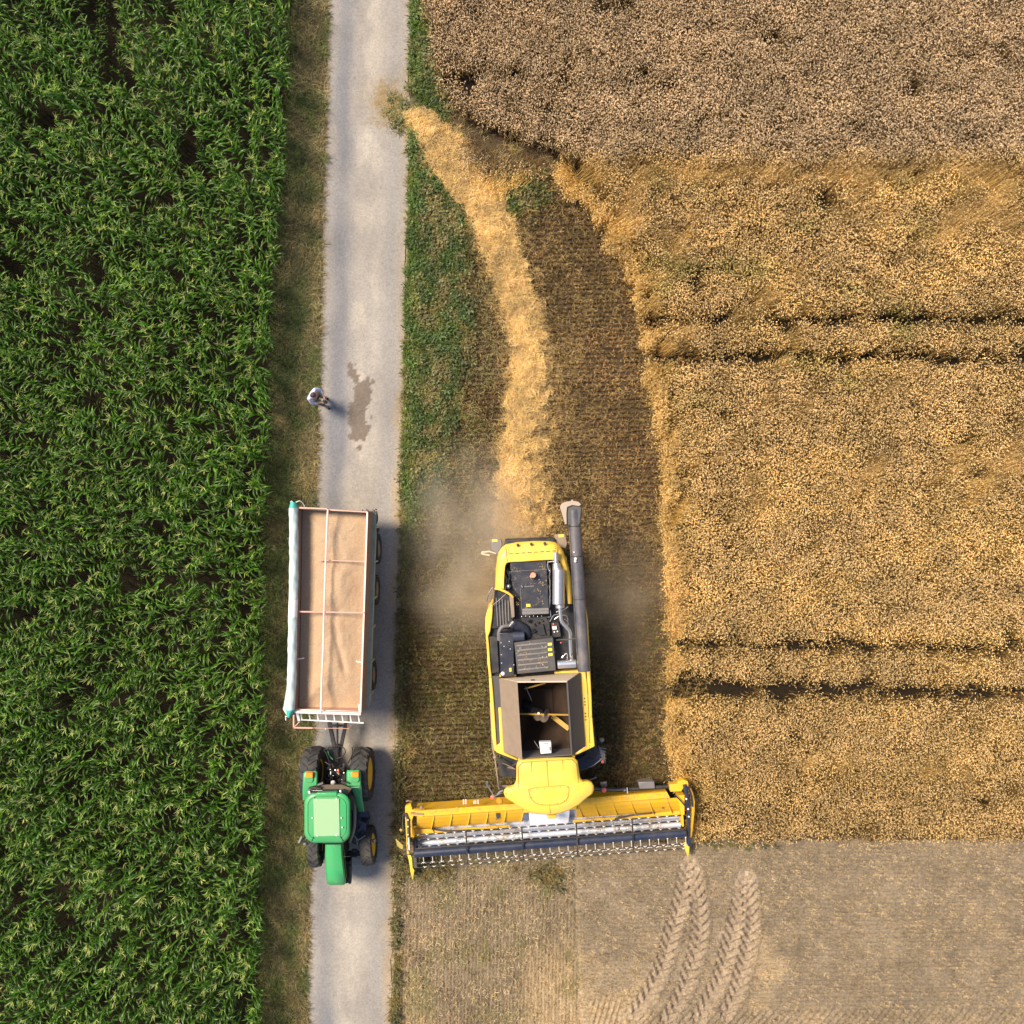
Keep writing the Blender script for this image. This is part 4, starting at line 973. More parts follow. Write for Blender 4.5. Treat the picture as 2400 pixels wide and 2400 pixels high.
line([(650, 3410), (648, 3180), (700, 3122), (1255, 3090), (1305, 3140), (1330, 3365)], 3.862, .022)
hatch = [(765, 3430), (850, 3408), (990, 3398), (1150, 3384), (1215, 3395), (1225, 3420), (1215, 3510), (1190, 3560), (1120, 3595), (1010, 3610), (890, 3605), (825, 3570), (785, 3520), (765, 3430)]
line(hatch, 3.888, .02); line([(565, 3420), (765, 3435)], 3.858, .018); line([(1222, 3400), (1400, 3365)], 3.858, .018); line([(1005, 3612), (1010, 3700)], 3.872, .014)
for u, v in ((788, 3445), (866, 3425), (948, 3418), (1048, 3410), (1126, 3402), (1210, 3410), (1202, 3490), (1172, 3558), (1092, 3588), (1008, 3603), (922, 3600), (842, 3580), (800, 3520), (510, 3480)): b.ball(C(u, v, 3.89), .02, n=6, sz=.6)
b.build('roof_seam', mat('olive_seam', (.34, .27, .05), .8), rf)  # thin olive lines laid along the roof seams and hatch
b = MB(); b.prism(zz([(690, 3110), (1270, 3080), (1330, 3330), (1300, 3560), (1000, 3640), (720, 3580), (650, 3340)], 3.6), 1.6); b.build('cab_glass', GLASS, cb, .05)
b = MB(); b.prism(zz([(640, 3080), (1290, 3040), (1330, 3480), (1000, 3560), (660, 3500)], 1.62), 1.25); b.build('cab_floor', BLK, cb, .03)
# platforms and ladder
b = MB(); b.prism(zz([(415, 3060), (640, 3100), (640, 3290), (440, 3285)], 1.7), 1.64); lp = b.build('left_platform', BLK, cb, .01)
b = MB(); b.tube([C(335, 2450, 1.9), C(360, 2960, 2.0), C(385, 3060, 2.2), C(432, 3420, 2.2)], .03, 8); b.tube([C(470, 3130, 1.8), C(540, 3160, 1.8), C(600, 3190, 1.8)], .02, 6); b.tube([C(530, 3180, 1.8), C(620, 3200, 1.8)], .02, 6); b.ball(C(388, 3065, 2.2), .08)
b.tube([C(432, 3420, 2.2), C(440, 3390, 2.0), C(600, 3400, 2.0)], .04, 6); b.build('handrail', DUSTB, cb)
b = MB(); b.prism(zz([(1300, 3060), (1500, 2960), (1600, 2945), (1640, 3000), (1635, 3060), (1560, 3130), (1500, 3170), (1380, 3210), (1340, 3180)], 1.7), 1.62); pl = b.build('right_platform', NAVY, cb, .01)
b = MB()
for k in range(7): b.tube([C(1560 + k * 11, 2930 + k * 14, 1.75), C(1600 + k * 6, 3080 + k * 10, 1.75)], .012, 5)
for k in range(5): b.tube([C(1570, 2950 + k * 32, 1.76), C(1645, 2970 + k * 36, 1.76)], .012, 5)
b.tube([C(1340, 3220, 1.9), C(1450, 3180, 2.4), C(1500, 3160, 2.4), C(1600, 3080, 2.4)], .018, 6, 3); b.tube([C(1370, 3330, 1.9), C(1460, 3320, 2.1), C(1540, 3290, 2.1)], .02, 6, 3)
b.ball(C(1595, 2870, 2.1), .09, n=8); b.build('ladder_mesh', GRY, pl)
b = MB(); b.ball(C(1605, 3118, 1.9), .06, n=8); b.build('red_lamp', RED, pl)
# mirrors
b = MB(); b.tube([C(455, 3470, 3.0), C(380, 3510, 2.8), C(325, 3420, 2.7), C(295, 3360, 2.7)], .025, 6); b.slab([C(283, 3340, 2.95), C(310, 3350, 2.95), C(322, 3410, 2.6), C(290, 3400, 2.6)], .05); b.tube([C(400, 3500, 2.6), C(440, 3460, 2.6), C(480, 3440, 2.6)], .03, 6); b.build('mirror', GRY, cb)
b = MB(); b.tube([C(1490, 3420, 3.0), C(1560, 3425, 2.6), C(1620, 3430, 2.5), C(1750, 3440, 2.0), C(1850, 3430, 1.8)], .04, 6); b.slab([C(1580, 3360, 2.8), C(1650, 3350, 2.8), C(1655, 3390, 2.5), C(1590, 3400, 2.5)], .06); b.build('mirror', DKGR, cb)
for u, v in ((362, 3520), (1622, 3437)):
    b = MB(); b.ball(C(u, v, 2.6), .085, sz=.4); b.build('red_reflector', RED, cb)
b = MB(); b.ball(C(440, 3560, 2.0), .12, sz=.5, n=8); b.build('indicator_lamp', ORG, cb)
# rear chaff plates and prongs
b = MB(); b.prism(zz([(335, 595), (460, 600), (470, 670), (425, 775), (345, 720)], 1.9), 1.75); ch1 = b.build('spreader_plate', GRY, cb, .02)
b = MB(); b.slab(zz([(355, 602), (414, 598), (416, 624), (358, 628)], 1.915), .008); b.build('sticker', LABY, ch1)
b = MB(); b.prism(zz([(1060, 545), (1180, 535), (1205, 640), (1190, 700), (1120, 690), (1070, 640)], 1.9), 1.75); ch2 = b.build('spreader_plate', DUSTB, cb, .02)
b = MB(); b.slab(zz([(1105, 545), (1163, 543), (1165, 574), (1108, 578)], 1.915), .008); b.build('sticker', LABY, ch2)
b = MB(); b.bar(C(232, 745, 1.8), C(330, 735, 1.8), .05, .03); b.bar(C(232, 760, 1.8), C(325, 780, 1.8), .05, .03); b.bar(C(320, 735, 1.8), C(400, 760, 1.8), .04, .04); b.build('tail_prong', CREAM, cb)
b = MB(); b.prism(zz([(500, 600), (1060, 580), (1080, 760), (480, 780)], 2.1), 1.1); b.build('straw_hood', BLK, cb, .05)
# wheels
for s_, (u, v), R, W, rr_ in ((-1, (560, 2880), .98, .75, .5), (1, (1390, 2830), .98, .75, .5), (-1, (560, 1330), .66, .5, .32), (1, (1150, 1300), .66, .5, .32)):
    wheel(cb, C(u, v, R), SX * s_, R, W, rr_, RUB, YEL, .05, 16)
# unloading auger
b = MB(); A0, A1 = C(1276, 262, 3.75), C(1392, 2090, 3.75); b.tube([A0, A1], .205, 28); au = b.build('unloading_auger', mat('auger_tube_grey', (.062, .066, .086), .42, dirt=(.26, .21, .17), damt=.6, dscale=1.6, coat=.2), cb, .01)
b = MB()
for t in (.10, .285, .55): p = A0.lerp(A1, t); q = A0.lerp(A1, t + .006); b.tube([p, q], .216, 28)
b.bar(A0.lerp(A1, .05) + Vector((-.17, 0, .12)), A0.lerp(A1, .9) + Vector((-.17, 0, .12)), .02, .02); b.build('clamp_band', BLK, au)
b = MB(); b.ball(C(1300, 820, 4.0), .05, n=8); b.ball(C(1297, 848, 4.0), .045, n=8); b.ball(C(1282, 745, 3.98), .03, n=6); b.build('bolt', WHT, au)
b = MB(); b.loft([[C(u, v, z) for u, v in [(1125, 235), (1140, 200), (1190, 178), (1262, 166), (1330, 176), (1368, 205), (1374, 250), (1352, 420), (1335, 445), (1210, 445), (1185, 430), (1160, 340)]] for z in (3.0,)] +
                [[C(u, v, 3.92) for u, v in [(1125, 235), (1140, 200), (1190, 178), (1262, 166), (1330, 176), (1368, 205), (1374, 250), (1352, 420), (1335, 445), (1210, 445), (1185, 430), (1160, 340)]]])
b.build('spout', mat('spout_rubber', (.09, .085, .085), .7, dirt=(.2, .17, .14)), au, .05)
b = MB(); b.loft([[C(u, v, z) for u, v in [(1122, 232), (1140, 196), (1190, 174), (1262, 163), (1330, 172), (1366, 205), (1340, 225), (1262, 212), (1205, 235), (1198, 300), (1200, 430), (1180, 430), (1155, 340)]] for z in (3.1, 3.99)])
b.tube([C(1262, 150, 3.9), C(1264, 180, 3.9)], .04, 8)
b.build('spout_rim', mat('dusty_tan_rubber', (.42, .34, .26), .7), au, .04)

# ---- header: one part of the combine with its own pieces
def hmix(u, vl, vr):  # v on a line from the left end (u=240) to the right end (u=3480)
    return vl + (vr - vl) * (u - 240) / 3240
b = MB()
b.prism([Hd(250, 620, 1.45), Hd(1480, 528, 1.45), Hd(3270, 387, 1.45), Hd(3310, 460, 1.45), Hd(1500, 600, 1.45), Hd(380, 680, 1.45)], 1.3)
b.prism([Hd(260, 640, 1.3), Hd(3290, 420, 1.3), Hd(3300, 450, 1.3), Hd(270, 665, 1.3)], .3)
hd = b.build('header_frame', YEL2, cb, .015)
# curved trough shields
def shield(u0, u1, name='trough_shield'):
    q = MB(); R1 = []
    for (dv, z) in ((60, 1.30), (100, 1.24), (150, 1.10), (195, .92), (215, .80)):
        R1.append([Hd(u0, hmix(u0, 610, 390) + dv, z), Hd(u1, hmix(u1, 610, 390) + dv, z)])
    for A, B in zip(R1[:-1], R1[1:]): q.slab([A[0], A[1], B[1], B[0]], .012)
    return q.build(name, YEL2, hd)
shield(290, 1550); shield(2190, 3440)
def fin(u, lean):
    q = MB(); P = []
    for (dv, z) in ((50, 1.34), (110, 1.28), (170, 1.12), (225, .95), (245, .86), (235, .74), (160, .95), (80, 1.2)):
        uu_ = u + lean * (dv / 240) ** 1.4; P.append(Hd(uu_, hmix(uu_, 610, 390) + dv, z))
    q.slab(P, .022); q.build('rib', YEL, hd)
for u in (505, 720, 935, 1150, 1365, 1572): fin(u, -45)
for u in (2200, 2395, 2610, 2825, 3040, 3255): fin(u, 75)
b = MB(); b.slab([Hd(1230, 640, 1.29), Hd(1280, 636, 1.29), Hd(1270, 700, 1.18), Hd(1240, 704, 1.18)], .01); b.ball(Hd(1242, 712, 1.15), .03, n=6); b.ball(Hd(2950, 515, 1.2), .04, n=6, sz=.5); b.ball(Hd(3220, 578, 1.1), .035, n=6); b.build('warning_mark', DKGR, hd)
# lower pan
b = MB()
prof = ((700, 480, .62), (760, 545, .50), (800, 580, .42), (830, 600, .50), (850, 625, .50), (905, 665, .40), (925, 690, .46), (960, 705, .36), (1060, 800, .22))
for A, B in zip(prof[:-1], prof[1:]):
    b.slab([Hd(300, hmix(300, A[0], A[1]), A[2]), Hd(3440, hmix(3440, A[0], A[1]), A[2]), Hd(3440, hmix(3440, B[0], B[1]), B[2]), Hd(300, hmix(300, B[0], B[1]), B[2])], .008)
b.build('steel_trough', PANS, hd)
b = MB(); b.bar(Hd(270, hmix(270, 880, 660), .72), Hd(1400, hmix(1400, 880, 660), .72), .12, .03); b.prism([Hd(240, 830, .8), Hd(470, 830, .8), Hd(500, 880, .8), Hd(240, 940, .8)], .5); b.build('trough_lip', YEL2, hd)
b = MB(); b.bar(Hd(2150, hmix(2150, 880, 650), .72), Hd(3430, hmix(3430, 860, 640), .72), .13, .03)
b.prism([Hd(3100, 640, .8), Hd(3440, 605, .8), Hd(3440, 665, .8), Hd(3050, 690, .8)], .5)
b.build('trough_lip', YEL2, hd)
b = MB(); b.tube([Hd(470, 830, .9), Hd(620, 850, .9), Hd(760, 848, .9), Hd(1000, 842, .9), Hd(1300, 828, .9)], .03, 6, 3); b.tube([Hd(2650, 705, .9), Hd(2850, 665, .9), Hd(2950, 650, .95), Hd(3060, 640, .95), Hd(3110, 630, .95)], .03, 6, 3); b.build('hydraulic_hose', BLK, hd)
b = MB(); b.tube([Hd(280, hmix(280, 1005, 770), .55), Hd(3430, hmix(3430, 1005, 770), .55)], .10, 14)
b.build('intake_screw', PANS, hd)
# knife bar
b = MB(); b.bar(Hd(260, hmix(260, 1090, 850), .18), Hd(3470, hmix(3470, 1090, 850), .18), .14, .04)
for k in range(100):
    u = 270 + k * 32; v = hmix(u, 1100, 860); b.slab([Hd(u - 9, v, .18), Hd(u + 9, v, .18), Hd(u, v + 42, .16)], .02)
b.build('cutter_bar', BLK, hd)
# reel: central tube, bats, spiders
b = MB(); b.tube([Hd(265, hmix(265, 1120, 875), 1.25), Hd(3490, hmix(3490, 1120, 875), 1.25)], .155, 20); b.build('reel_tube', NAVY, hd)
bats = ((905, 662, 1.05), (965, 730, .80), (1045, 815, .72), (1068, 838, 1.55), (1240, 1005, 1.10), (1292, 1060, .75))
for n_, (vl, vr, z) in enumerate(bats):
    b = MB(); b.tube([Hd(270, hmix(270, vl, vr), z), Hd(3470, hmix(3470, vl, vr), z)], .022, 8)
    if n_ in (0, 1, 2): 
        for k in range(29): u = 300 + k * 110 + n_ * 20; b.bar(Hd(u, hmix(u, vl, vr), z + .02), Hd(u + 78, hmix(u + 78, vl, vr), z + .02), .045, .02)
    b.build('reel_bat', BLK, hd)
def tine(u, v0, v1, z0, z1, r=.017):
    q = MB(); q.tube([Hd(u, v0, z0), Hd(u + 8, v1, z1)], r, 6); q.ball(Hd(u, v0, z0), .03, n=6); q.tube([Hd(u - 26, v1 + 14, z1), Hd(u + 8, v1, z1), Hd(u + 34, v1 + 8, z1)], r * .7, 5); q.build('reel_tine', TIN, hd)
for k in range(30):
    u = 365 + k * 107.8; v = hmix(u, 1150, 925); tine(u, v, v + 88, 1.35, 1.0)
for n_, (vl, vr, z) in enumerate(bats):
    if n_ == 3: continue
    b = MB(); b.tube([Hd(280, hmix(280, vl, vr), z - .01), Hd(3450, hmix(3450, vl, vr), z - .01)], .015, 5)
    for k in range(29):
        u = 300 + k * 110 + n_ * 17; v = hmix(u, vl, vr); b.ball(Hd(u, v, z + .03), .024, n=6); b.tube([Hd(u - 18, v - 8, z + .02), Hd(u, v + 4, z + .03), Hd(u + 20, v - 8, z + .02)], .010, 5)
    b.build('tine_clip', TIN, hd)
for u in (880, 1547, 2195, 2860):
    b = MB(); b.bar(Hd(u - 6, hmix(u, 905, 655), 1.1), Hd(u + 12, hmix(u, 1290, 1050), 1.1), .05, .05); b.bar(Hd(u, hmix(u, 1000, 760), 1.5), Hd(u + 8, hmix(u, 1230, 990), 1.5), .05, .04); b.build('reel_spider', BLK, hd)
# left end gear
b = MB(); b.prism(zz([(150, 560), (215, 530), (235, 600), (380, 600), (400, 640), (360, 690), (250, 670), (228, 740), (240, 920), (210, 940), (200, 700), (150, 690)], 1.35, Hd), 1.15)
b.prism(zz([(150, 690), (178, 690), (200, 1130), (172, 1130)], 1.3, Hd), 1.1); b.build('end_frame', YEL2, hd, .01)
b = MB(); b.tube([Hd(165, 500, 1.3), Hd(190, 490, 1.35), Hd(230, 500, 1.3)], .03, 6); b.ball(Hd(345, 570, 1.5), .07, n=8)
b.tube([Hd(215, 640, 1.45), Hd(370, 650, 1.45)], .04, 8); b.tube([Hd(185, 1060, 1.3), Hd(190, 880, 1.3)], .03, 6); b.build('end_bracket', DUSTB, hd)
b = MB(); b.tube([Hd(152, 640, 1.4), Hd(185, 720, 1.4), Hd(190, 900, 1.4), Hd(195, 1090, 1.4)], .045, 8); b.tube([Hd(130, 640, 1.3), Hd(120, 760, 1.2), Hd(130, 860, 1.2)], .02, 6, 3); b.prism(zz([(245, 950), (275, 950), (290, 1290), (255, 1290)], 1.0, Hd), .4)
b.ball(Hd(150, 1070, 1.1), .10, n=10); b.build('end_ram', DKGR, hd)
b = MB()
for v in (720, 800, 895, 1000): b.ball(Hd(184, v, 1.47), .03, n=6)
b.tube([Hd(192, 930, 1.45), Hd(200, 1080, 1.45)], .025, 6); b.build('ram_fitting', WHT, hd)
b = MB(); b.loft([[Hd(u, v, z) for u, v, z in r] for r in ([(178, 1140, .95), (215, 1140, .95), (222, 1150, .7), (185, 1150, .7)], [(190, 1180, .98), (232, 1180, .98), (236, 1200, .6), (196, 1200, .6)], [(208, 1290, .75), (240, 1290, .75), (240, 1300, .5), (210, 1300, .5)],
        [(208, 1320, .65), (262, 1320, .65), (262, 1330, .35), (210, 1330, .35)], [(236, 1430, .35), (242, 1430, .35), (242, 1435, .3), (236, 1435, .3)])]); b.build('crop_divider', LABY, hd, .01)
b = MB(); b.slab([Hd(40, 950, .9), Hd(80, 990, 1.0), Hd(125, 1030, 1.0), Hd(140, 1075, .9), Hd(100, 1060, .7), Hd(60, 1030, .7)], .03); b.bar(Hd(88, 830, .8), Hd(112, 845, .8), .08, .05); b.build('side_guard', mat('faded_yellow', (.55, .45, .12), .6), hd)
# right end gear
b = MB(); b.prism(zz([(3300, 300), (3400, 290), (3400, 260), (3470, 240), (3520, 262), (3530, 340), (3470, 330), (3440, 380), (3310, 385)], 1.45, Hd), 1.2); b.prism(zz([(3400, 430), (3480, 425), (3480, 660), (3440, 660)], 1.35, Hd), .7)
b.prism(zz([(3440, 660), (3465, 660), (3475, 800), (3450, 800)], 1.1, Hd), .6); b.build('end_frame', YEL2, hd, .01)
b = MB(); b.loft([[Hd(u, v, 1.45), Hd(u + w_, v, 1.4), Hd(u + w_, v, .6), Hd(u, v, .6)] for u, v, w_ in ((3525, 340, 30), (3545, 400, 36), (3562, 500, 40), (3566, 620, 34), (3562, 740, 26), (3555, 850, 22), (3550, 930, 12))]); b.build('side_shield', YEL2, hd, .01)
b = MB(); b.tube([Hd(3480, 300, 1.5), Hd(3500, 400, 1.5), Hd(3525, 600, 1.4), Hd(3528, 800, 1.2), Hd(3535, 1020, 1.0)], .07, 10); b.tube([Hd(3520, 320, 1.5), Hd(3560, 440, 1.5), Hd(3575, 560, 1.45)], .03, 6, 3)
b.tube([Hd(3370, 430, 1.5), Hd(3440, 500, 1.5), Hd(3510, 590, 1.5)], .025, 6, 3); b.tube([Hd(3460, 860, 1.1), Hd(3520, 1010, .9)], .03, 6); b.build('end_ram', NAVY, hd)
b = MB(); b.ball(Hd(3500, 470, 1.57), .04, n=6); b.ball(Hd(3522, 590, 1.5), .04, n=6); b.ball(Hd(3530, 680, 1.4), .04, n=6); b.build('ram_fitting', WHT, hd)
b = MB(); b.loft([[Hd(u, v, z) for u, v, z in r] for r in ([(3470, 985, .75), (3500, 985, .75), (3500, 990, .5), (3470, 990, .5)], [(3482, 1060, .72), (3538, 1030, .72), (3538, 1040, .4), (3482, 1070, .4)], [(3500, 1110, .55), (3535, 1110, .55), (3535, 1115, .35), (3500, 1115, .35)], [(3520, 1172, .35), (3526, 1172, .35), (3526, 1176, .3), (3520, 1176, .3)])]); b.build('crop_divider', LABY, hd, .01)
# things on the back of the header
b = MB(); b.tube([Hd(2300, 345, 1.2), Hd(2680, 365, 1.2), Hd(3300, 320, 1.2)], .07, 10); b.build('drive_shaft', BLK, hd)
b = MB(); b.prism(zz([(2930, 270), (3120, 262), (3132, 350), (2945, 355)], 1.35, Hd), 1.0); b.build('gearbox', GRY, hd, .03)
b = MB(); b.ball(Hd(2762, 362, 1.3), .05, n=8); b.tube([Hd(2795, 335, 1.3), Hd(2800, 405, 1.4)], .02, 6); b.build('work_lamp', WHT, hd)
b = MB()
for u, v, h_ in ((845, 505, 60), (872, 503, 60), (970, 512, 40), (990, 508, 40), (1018, 505, 50)): b.bar(Hd(u, v - h_ / 2, 1.35), Hd(u + 2, v + h_ / 2, 1.4), .05, .03)
b.build('stacked_bracket', CREAM, hd)
b = MB(); b.prism(zz([(1620, 620), (2120, 570), (2100, 780), (1640, 810)], .95, Hd), .5); b.build('feeder_mouth', PANS, hd, .03)
b = MB(); b.prism(zz([(1560, 420), (2180, 380), (2200, 600), (1560, 640)], 1.4, Hd), .6); b.prism(zz([(1840, 670), (1960, 665), (1950, 705), (1850, 710)], 1.7, Hd), 1.5); b.build('feeder_house', YEL2, hd, .03)

# ------------------------------------------------------------------ tractor
GRN = mat('green_paint', (.05, .36, .12), .42, coat=.2, damt=.5, dirt=(.13, .27, .12), dscale=1.8)
GRN2 = mat('pale_green_panel', (.28, .47, .25), .55, damt=.35, dirt=(.34, .46, .26), dscale=1.2)
RIMY = mat('yellow_rim', (.80, .52, .04), .4, dirt=(.4, .28, .12))
tr = empty('tractor', T(560, 1100, 0), 'green tractor with pale roof panel and yellow wheel rims, coupled to the grain trailer', 'tractor')
TX = Vector((1, .035, 0)).normalized()
wheel(tr, T(322, 700, 1.9) * 1 - Vector((0, 0, .95)), -TX, .93, .66, .52, RUB, RIMY, .028, 20)
wheel(tr, T(868, 710, 1.9) - Vector((0, 0, .95)), TX, .93, .62, .55, RUB, RIMY, .028, 20)
wheel(tr, T(372, 1490, 1.4) - Vector((0, 0, .70)), -TX, .68, .42, .38, RUB, RIMY, .024, 16)
wheel(tr, T(945, 1470, 1.4) - Vector((0, 0, .70)), Vector((1, .10, 0)), .68, .44, .38, RUB, RIMY, .024, 16)
b = MB(); b.bar(T(380, 740, .95), T(860, 720, .95), .25, .25); b.bar(T(420, 1480, .7), T(920, 1470, .7), .16, .16); b.prism(zz([(540, 620), (740, 620), (740, 1500), (560, 1500)], 1.2, T), .55); b.build('axle_frame', BLK, tr, .02)
# bonnet
rows_ = [(1340, 518, 702, 2.25), (1500, 512, 712, 2.22), (1650, 520, 728, 2.14), (1760, 528, 740, 2.04), (1800, 540, 735, 1.95), (1815, 560, 720, 1.82)]
b = MB(); rings = []
for v, ul, ur, z in rows_:
    um = (ul + ur) / 2; rings.append([T(ul + 12, v, 1.2), T(ul, v, z - .35), T(ul + 4, v, z - .12), T(ul + 22, v, z - .02), T(um, v, z + .04), T(ur - 22, v, z - .02), T(ur - 4, v, z - .12), T(ur, v, z - .35), T(ur - 12, v, 1.2)])
b.loft(rings); bn = b.build('bonnet', GRN, tr, 0, smooth=50)
b = MB(); b.bar(T(612, 1350, 2.30), T(634, 1790, 2.03), .014, .014); b.build('bonnet_crease', GRN2, bn)
b = MB(); b.slab([T(704, 1350, 1.95) + TX * .015, T(744, 1740, 1.80) + TX * .015, T(744, 1740, 1.72) + TX * .015, T(704, 1350, 1.86) + TX * .015], .01); b.build('yellow_stripe', RIMY, bn)
b = MB(); b.prism(zz([(560, 1560), (780, 1560), (782, 1700), (770, 1790), (745, 1800), (560, 1780)], 1.1, T), .7); b.tube([T(775, 1600, 1.5), T(785, 1720, 1.3), T(780, 1790, 1.2)], .07, 8); b.tube([T(800, 1440, 1.1), T(860, 1440, 1.1)], .06, 8); b.tube([T(790, 1500, 1.1), T(860, 1505, 1.1)], .05, 8); b.build('front_weight', BLK, tr, .02)
# cab
b = MB(); P = [(330, 760), (770, 760), (800, 1000), (790, 1330), (700, 1400), (520, 1400), (320, 1330), (310, 1000)]; b.loft([[T(u, v, .9) for u, v in [(400, 790), (740, 790), (760, 1000), (760, 1300), (680, 1380), (530, 1380), (400, 1300), (390, 1000)]], [T(550 + (u - 550) * .93, 1080 + (v - 1080) * .93, 2.8) for u, v in P]]); b.build('cab_glass', GLASS, tr, .04)
o_ = []
def rr2(x0, x1, y0, y1, r, taper=0): 
    P = rrect((x0 + x1) / 2, (y0 + y1) / 2, (x1 - x0) / 2, (y1 - y0) / 2, r, 6); cx2 = (x0 + x1) / 2; ym = (y0 + y1) / 2
    return [(cx2 + (u - cx2) * (1 - taper * max(0, (abs(v - ym) / (y1 - y0) * 2) ** 3)), v) for u, v in P]
out = rr2(285, 793, 818, 1360, 105, .10); rcx = (539, 1088)
def ring(pts, t, z, dx=0): return [T(rcx[0] + (u - rcx[0]) * t, rcx[1] + (v - rcx[1]) * t, z) for u, v in pts]
b = MB(); b.loft([ring(out, .95, 2.72), ring(out, .99, 2.76), ring(out, 1.0, 2.84), ring(out, .985, 2.92), ring(out, .93, 2.965), ring(out, .85, 2.975), ring(out, .845, 2.955), ring(out, .82, 2.955), ring(out, .815, 2.98), ring(out, .6, 3.0)]); rf = b.build('cab_roof', GRN, tr, 0, smooth=50)
b = MB(); b.prism(zz([(418, 822), (640, 815), (645, 858), (412, 864)], 3.0, T), 2.8); b.build('roof_vent', GRN, rf, .03)
b = MB(); b.prism(zz([(388, 888), (666, 884), (674, 1285), (396, 1290)], 3.03, T), 2.98); hp = b.build('roof_hatch', GRN2, rf, .01)
b = MB()
for u, v in ((425, 892), (635, 888), (378, 1090), (690, 1090), (700, 1192), (432, 1282), (640, 1278)): b.ball(T(u, v, 3.03), .03, n=6)
b.build('hatch_bolt', WHT, hp)
b = MB()
for (a, c_) in (((390, 1295), (372, 1340)), ((680, 1290), (712, 1340)), ((405, 862), (395, 885)), ((648, 858), (665, 880))): b.bar(T(*a, 2.985), T(*c_, 2.96), .025, .02)
b.build('roof_seam', BLK, rf)
# rear window, lamps, fenders
b = MB(); b.slab([T(505, 735, 2.2), T(700, 735, 2.2), T(800, 775, 2.5), T(755, 835, 2.72), T(400, 815, 2.72), T(440, 765, 2.4)], .03); b.build('rear_window', mat('dusty_window', (.22, .17, .12), .35), tr)
for u, v in ((358, 815), (690, 808)):
    b = MB(); b.ball(T(u, v, 2.7), .11, n=12); b.build('work_lamp', SILV, tr)
b = MB(); b.prism(zz([(335, 770), (395, 755), (470, 770), (480, 800), (330, 840)], 2.6, T), 2.45); b.tube([T(440, 740, 2.2), T(500, 715, 2.2)], .08, 8); b.bar(T(690, 700, 2.3), T(745, 720, 2.3), .08, .05); b.build('lamp_bracket', BLK, tr)
b = MB(); b.ball(T(345, 812, 2.78), .05, n=8); b.ball(T(680, 800, 2.78), .05, n=8); b.bar(T(795, 752, 2.05), T(880, 748, 2.05), .06, .06); b.ball(T(600, 712, 1.6), .09, n=8, sz=.5); b.build('lamp_glass', WHT, tr)
def fender(L, name='fender'):
    q = MB(); rg = []
    for u0, u1, v, z in L: rg.append([T(u0, v, z), T(u0 + 14, v, z + .05), T(u1 - 14, v, z + .05), T(u1, v, z), T(u1, v, z - .12), T(u0, v, z - .12)])
    q.loft(rg); return q.build(name, GRN, tr, .01, smooth=50)
f1 = fender([(300, 430, 585, 1.98), (280, 436, 610, 2.03), (275, 436, 700, 2.08), (272, 432, 800, 2.03), (275, 400, 900, 1.9)])
f2 = fender([(752, 890, 575, 1.98), (746, 900, 600, 2.03), (746, 905, 740, 2.08), (790, 910, 760, 2.02), (830, 915, 860, 1.9), (850, 930, 950, 1.65), (880, 940, 1025, 1.35)])
for f, u, v in ((f1, 341, 632), (f2, 836, 628)):
    b = MB(); b.prism(zz(rrect(u, v + 30, 46, 50, 30), 2.17, T), 2.05); b.build('lamp_housing', GRN, f, .02)
    b = MB(); b.prism(zz(rrect(u, v, 40, 28, 10), 2.24, T), 2.1); b.build('orange_lamp', ORG, f, .02)
# three point linkage clutter
b = MB()
for k in range(46):
    u, v = U(535, 735), U(500, 720); z = U(.8, 1.5); b.tube([T(u, v, z), T(u + U(-35, 35), v + U(-35, 35), z + U(-.1, .25)), T(u + U(-60, 60), v + U(-50, 50), z)], U(.012, .03), 6, 2)
b.prism(zz([(560, 560), (720, 560), (720, 720), (560, 720)], 1.0, T), .6); b.bar(T(560, 480, .9), T(590, 640, 1.1), .06); b.bar(T(720, 500, .9), T(700, 640, 1.1), .06); b.build('rear_linkage', BLK, tr)
b = MB()
for k in range(14): u, v = U(550, 730), U(510, 700); b.ball(T(u, v, U(1.2, 1.6)), U(.02, .045), n=6)
b.build('coupling', SILV, tr)
b = MB(); b.ball(T(655, 590, 1.5), .05, n=8, sy=2); b.build('red_coupling', PINK, tr)
b = MB(); b.tube([T(570, 520, 1.3), T(530, 400, 1.3), T(505, 360, 1.2), T(560, 330, 1.2), T(640, 325, 1.1)], .018, 6, 4); b.tube([T(650, 310, 1.1), T(710, 330, 1.3), T(735, 380, 1.4), T(700, 430, 1.4), T(640, 450, 1.3)], .018, 6, 4); b.tube([T(760, 500, 1.4), T(790, 450, 1.5), T(812, 390, 1.6), T(808, 330, 1.7)], .02, 6, 4); b.ball(T(540, 340, 1.2), .04, n=6); b.build('hydraulic_hose', BLK, tr)
b = MB(); b.tube([T(600, 460, 1.2), T(560, 420, 1.2), T(545, 370, 1.2)], .015, 6, 3); b.build('green_hose', GRN, tr)
